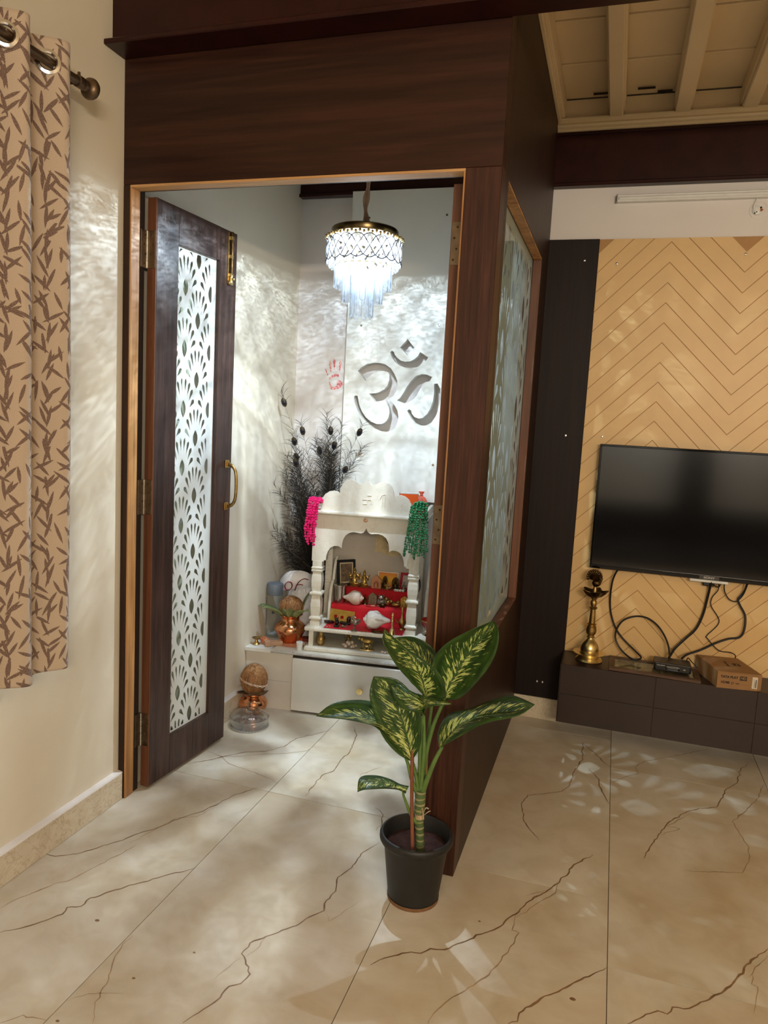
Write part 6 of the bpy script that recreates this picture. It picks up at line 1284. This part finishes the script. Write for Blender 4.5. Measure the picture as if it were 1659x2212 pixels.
P('led_ring', MB().lathe([(.090,2.0835),(.090,2.079),(.116,2.079),(.116,2.0835)], 40, CC, cap=False), em.m, ch, off=CO_, label='glowing white light ring under the plate')
# its light: noise in the lamp strength paints the fine bright streaks of cut crystal
ld = bpy.data.lights.new('chandelier_bulb', 'POINT'); ld.energy = BULB/3; ld.color = (.74, .89, 1.0); ld.shadow_soft_size = .004
ld.use_nodes = True; nt = ld.node_tree; eN = nt.nodes['Emission']
class LN(NT):
    def __init__(s, t): s.t = t
L_ = LN(nt)
g_ = L_.n('ShaderNodeNewGeometry'); sx_ = L_.n('ShaderNodeSeparateXYZ', {0: (g_, 'Incoming')})
mp_ = L_.n('ShaderNodeMapping', {'Vector': (g_, 'Incoming'), 'Scale': (32.0, 32.0, 60.0)})
n1_ = L_.n('ShaderNodeTexNoise', {'Vector': mp_, 'Scale': 1.25, 'Detail': 5.0, 'Roughness': .62, 'Distortion': 2.0})
st_ = L_.n('ShaderNodeMapRange', {0: n1_, 1: .46, 2: .60, 3: 0.0, 4: 1.0})
# painted streak contrast fades toward the floor
fade = L_.math('MULTIPLY_ADD', (sx_, 'Z'), .95, 1.05, clamp=True)
mean = L_.math('MULTIPLY', L_.math('SUBTRACT', 1.0, fade), .42)
pat = L_.math('ADD', L_.math('MULTIPLY', L_.math('ADD', L_.math('MULTIPLY', st_, fade), mean), 1.9), .14)
# downward light strengthened, sideways light weakened in the lamp itself
dn = L_.n('ShaderNodeMapRange', {0: (sx_, 'Z'), 1: -.50, 2: -.92, 3: SIDE, 4: 1.55})
pat = L_.math('MULTIPLY', pat, dn)
# upper cut-off put into the strength, standing for the top plate's shade
cut = L_.math('MULTIPLY_ADD', (sx_, 'Z'), -16.0, .55, clamp=True)
fin = L_.math('MULTIPLY', pat, cut)
nt.links.new(fin.outputs[0], eN.inputs['Strength'])
for k in range(3):
    lo_ = bpy.data.objects.new('chandelier_bulb', ld); COL.objects.link(lo_); lo_.location = (CC.x + .007*math.cos(k*2*PI/3 + .4), CC.y + .007*math.sin(k*2*PI/3 + .4), 2.075)

# ================================================================ POTTED PLANT
PC = Vector((-.458, 1.988, 0))
pp = T('potted_plant', 'dumb cane plant with cream-flecked leaves in a black plastic pot', 'plant', PC)
m_pot = mat('dark_grey_plastic', (24, 25, 26), .5, var=.2, scale=20)
P('pot', MB().lathe([(.060,0),(.072,.0),(.0755,.004),(.0765,.020),(.095,.172),(.0985,.178),(.1055,.181),(.109,.188),(.109,.198),(.1055,.204),(.100,.205),(.096,.200),(.092,.160),(.088,.150)], 56, cap=False), m_pot, pp, True, ang=50)
P('clay_stain', MB().lathe([(.0765,.0006),(.0768,.006),(.0772,.012)], 40, cap=False), mat('dried_mud', (120, 86, 56), .9, var=.3, scale=60), pp, True)
so2 = MB(); n = 30; vs = [(0,0,.164)]; fs = []
for r in range(1, 9):
    for k in range(n): a = 2*PI*k/n; R = .092*r/8; vs.append((R*math.cos(a), R*math.sin(a), .160 + .006*noise.noise(Vector((R*math.cos(a)*40, R*math.sin(a)*40, 1)))))
for k in range(n): fs.append((0, 1+k, 1+(k+1)%n))
for r in range(7):
    for k in range(n): fs.append((1+r*n+k, 1+(r+1)*n+k, 1+(r+1)*n+(k+1)%n, 1+r*n+(k+1)%n))
P('soil', so2.add(vs, fs), mat('dark_red_soil', (50, 22, 16), .95, var=.5, scale=70, bump=.8), pp, True, kind=None)
def leaf_mat():
    s = NT('flecked_leaf'); setp(s.b, (40, 62, 26), .32); s.b.inputs['Specular IOR Level'].default_value = .45
    uv = s.n('ShaderNodeUVMap'); q = s.n('ShaderNodeSeparateXYZ', {0: uv})
    u = s.math('ABSOLUTE', (q, 'X')); oi = s.n('ShaderNodeObjectInfo')
    al = s.math('MULTIPLY_ADD', u, -.30, (q, 'Y'))               # runs along the side veins
    cmb = s.n('ShaderNodeCombineXYZ', {0: s.math('MULTIPLY', u, 3.4), 1: s.math('MULTIPLY', al, 40.0), 2: s.math('MULTIPLY_ADD', s.math('SIGN', (q, 'X')), 3.0, s.math('MULTIPLY', (oi, 'Random'), 40))})
    n1 = s.n('ShaderNodeTexNoise', {'Vector': cmb, 'Scale': 1.0, 'Detail': 4.0, 'Roughness': .6, 'Distortion': .5})
    nb = s.n('ShaderNodeTexNoise', {'Vector': uv, 'Scale': 3.2, 'Detail': 2.0}); ed0 = s.math('MULTIPLY_ADD', s.math('POWER', u, 2.6), -.42, .575); ed = s.math('MULTIPLY_ADD', s.math('LESS_THAN', u, .07), -.10, s.math('MULTIPLY_ADD', s.math('SUBTRACT', nb, .5), .40, ed0))
    th = s.math('SUBTRACT', n1, s.math('SUBTRACT', 1.06, ed))
    lv = s.n('ShaderNodeMapRange', {0: (q, 'Y'), 1: .0, 2: .25, 3: .6, 4: 1.0}); th = s.math('ADD', th, s.math('MULTIPLY_ADD', s.math('SUBTRACT', (q, 'Y'), .5), -.10, .0))
    f = s.n('ShaderNodeMapRange', {0: th, 1: .0, 2: .035, 3: .0, 4: 1.0})
    n2 = s.n('ShaderNodeTexNoise', {'Vector': uv, 'Scale': 5.0, 'Detail': 3.0})
    g = s.ramp(n2, [(.3, lin((38, 60, 32))), (.7, lin((72, 106, 42)))])
    cr = s.ramp(n2, [(.3, lin((190, 204, 112))), (.7, lin((224, 228, 160)))])
    mx = s.n('ShaderNodeMix', {0: f, 6: g, 7: cr}, data_type='RGBA')
    mr = s.math('LESS_THAN', u, .022)
    m2 = s.n('ShaderNodeMix', {0: mr, 6: (mx, 2), 7: lin((74, 104, 46))}, data_type='RGBA')
    s.link(m2, 2, s.b, 'Base Color')
    vv = s.math('SINE', s.math('MULTIPLY', al, 110.0)); s.bump(vv, .12, .002)
    tr = s.n('ShaderNodeBsdfTranslucent'); hs = s.n('ShaderNodeHueSaturation', {'Saturation': 1.25, 'Value': 1.5, 'Color': (m2, 2)}); s.link(hs, 0, tr, 'Color')
    ms = s.n('ShaderNodeMixShader', {0: .28, 1: s.b, 2: tr}); s.link(ms, 0, s.out, 'Surface'); return s.m
m_leaf = leaf_mat()
def leaf(name, L, M_, R, par):
    n = 22; a, b, c = resample(L, n), resample(M_, n), resample(R, n); vs = []; fs = []; uv = []; K = 5
    for i in range(n):
        v = i/(n-1)
        for k in range(-K, K+1):
            s = abs(k)/K; e = a[i] if k < 0 else c[i]
            nrm = (b[min(i+1,n-1)]-b[max(i-1,0)]).cross(c[i]-a[i]); nrm = nrm.normalized() if nrm.length > 1e-7 else Vector((0,0,1))
            p = b[i].lerp(e, s) + nrm*(.10*(e-b[i]).length*math.sin(PI*s))
            vs.append(p); uv.append((k/K + 1e-6, v + 1e-6))
    w = 2*K+1
    for i in range(n-1):
        for k in range(w-1): x = i*w+k; fs.append((x, x+1, x+1+w, x+w))
    o = P(name, MB().add(vs, fs, uv), m_leaf, par, True, off=PC, ang=180)
    md = o.modifiers.new('t', 'SOLIDIFY'); md.thickness = .0012; md.offset = 0
    return o
m_pet = mat('green_petiole', (92, 122, 62), .4, var=.18, scale=25)
lo_names = {'A': 'upright leaf folded along its midrib, tip up left', 'B': 'dark leaf behind the folded upright leaf', 'C': 'largest leaf rising to the upper right', 'D': 'broad leaf facing the viewer at the middle left', 'E': 'small dark leaf arching over the centre', 'E2': 'curled right half of the small arching leaf', 'F': 'long leaf spreading left', 'G': 'long leaf spreading right', 'H': 'small drooping lowest leaf'}
for k_, (a, b, c) in LEAVES.items():
    o = leaf('leaf', a, b, c, pp); o['label'] = lo_names[k_]
rad = {'F': .0052, 'G': .0068, 'D': .0055, 'A': .0058, 'C': .0062, 'B': .005, 'E': .005, 'H': .0042}
for k_, pts in PET.items():
    if k_ in ('stem', 'stake'): continue
    q = resample(pts, 14); r = rad[k_]; P('petiole', MB().tube(q, [r*(1.35 - .6*i/13) for i in range(14)], 10), m_pet, pp, True, off=PC)
q = resample(PET['stem'], 40)
sm = NT('ringed_cane'); setp(sm.b, (92, 112, 62), .5); tc = sm.n('ShaderNodeTexCoord'); z_ = sm.n('ShaderNodeSeparateXYZ', {0: (tc, 'Object')}); nz = sm.n('ShaderNodeTexNoise', {'Vector': (tc, 'Object'), 'Scale': 40.0})
wv = sm.math('SINE', sm.math('MULTIPLY_ADD', (z_, 'Z'), 330.0, sm.math('MULTIPLY', nz, 3.0))); r = sm.ramp(sm.math('MULTIPLY_ADD', wv, .5, .5), [(.55, lin((84, 104, 62))), (.85, lin((108, 118, 76))), (.97, lin((160, 154, 116)))]); sm.link(r, 0, sm.b, 'Base Color')
P('stem', MB().tube(q, [.0125 + (.0012 if i % 5 == 0 else 0) + .003*(i > 24) for i in range(40)], 14), sm.m, pp, True, off=PC)
sh_ = MB().tube(q[21:25], .0142, 12)
for k in range(6): a = k; sh_.tube(catmull([q[23] + Vector((.013*math.cos(a), .013*math.sin(a), 0)), q[23] + Vector((.018*math.cos(a)+.006, .018*math.sin(a), .012+.004*k)), q[23] + Vector((.020*math.cos(a)+.012, .018*math.sin(a), .018-.004*k))], 4), .0022, 5, flat=.5)
P('dry_sheath', sh_, mat('dried_sheath', (188, 164, 128), .8, var=.25, scale=60), pp, True, off=PC)
P('support_stick', MB().tube(resample(PET['stake'], 12), [.0055]*9 + [.004,.0025,.0012], 9), wood('stick_wood', (100, 56, 36), (138, 82, 54), (158, 102, 70), 'z', .6, 2.0), pp, True, off=PC)
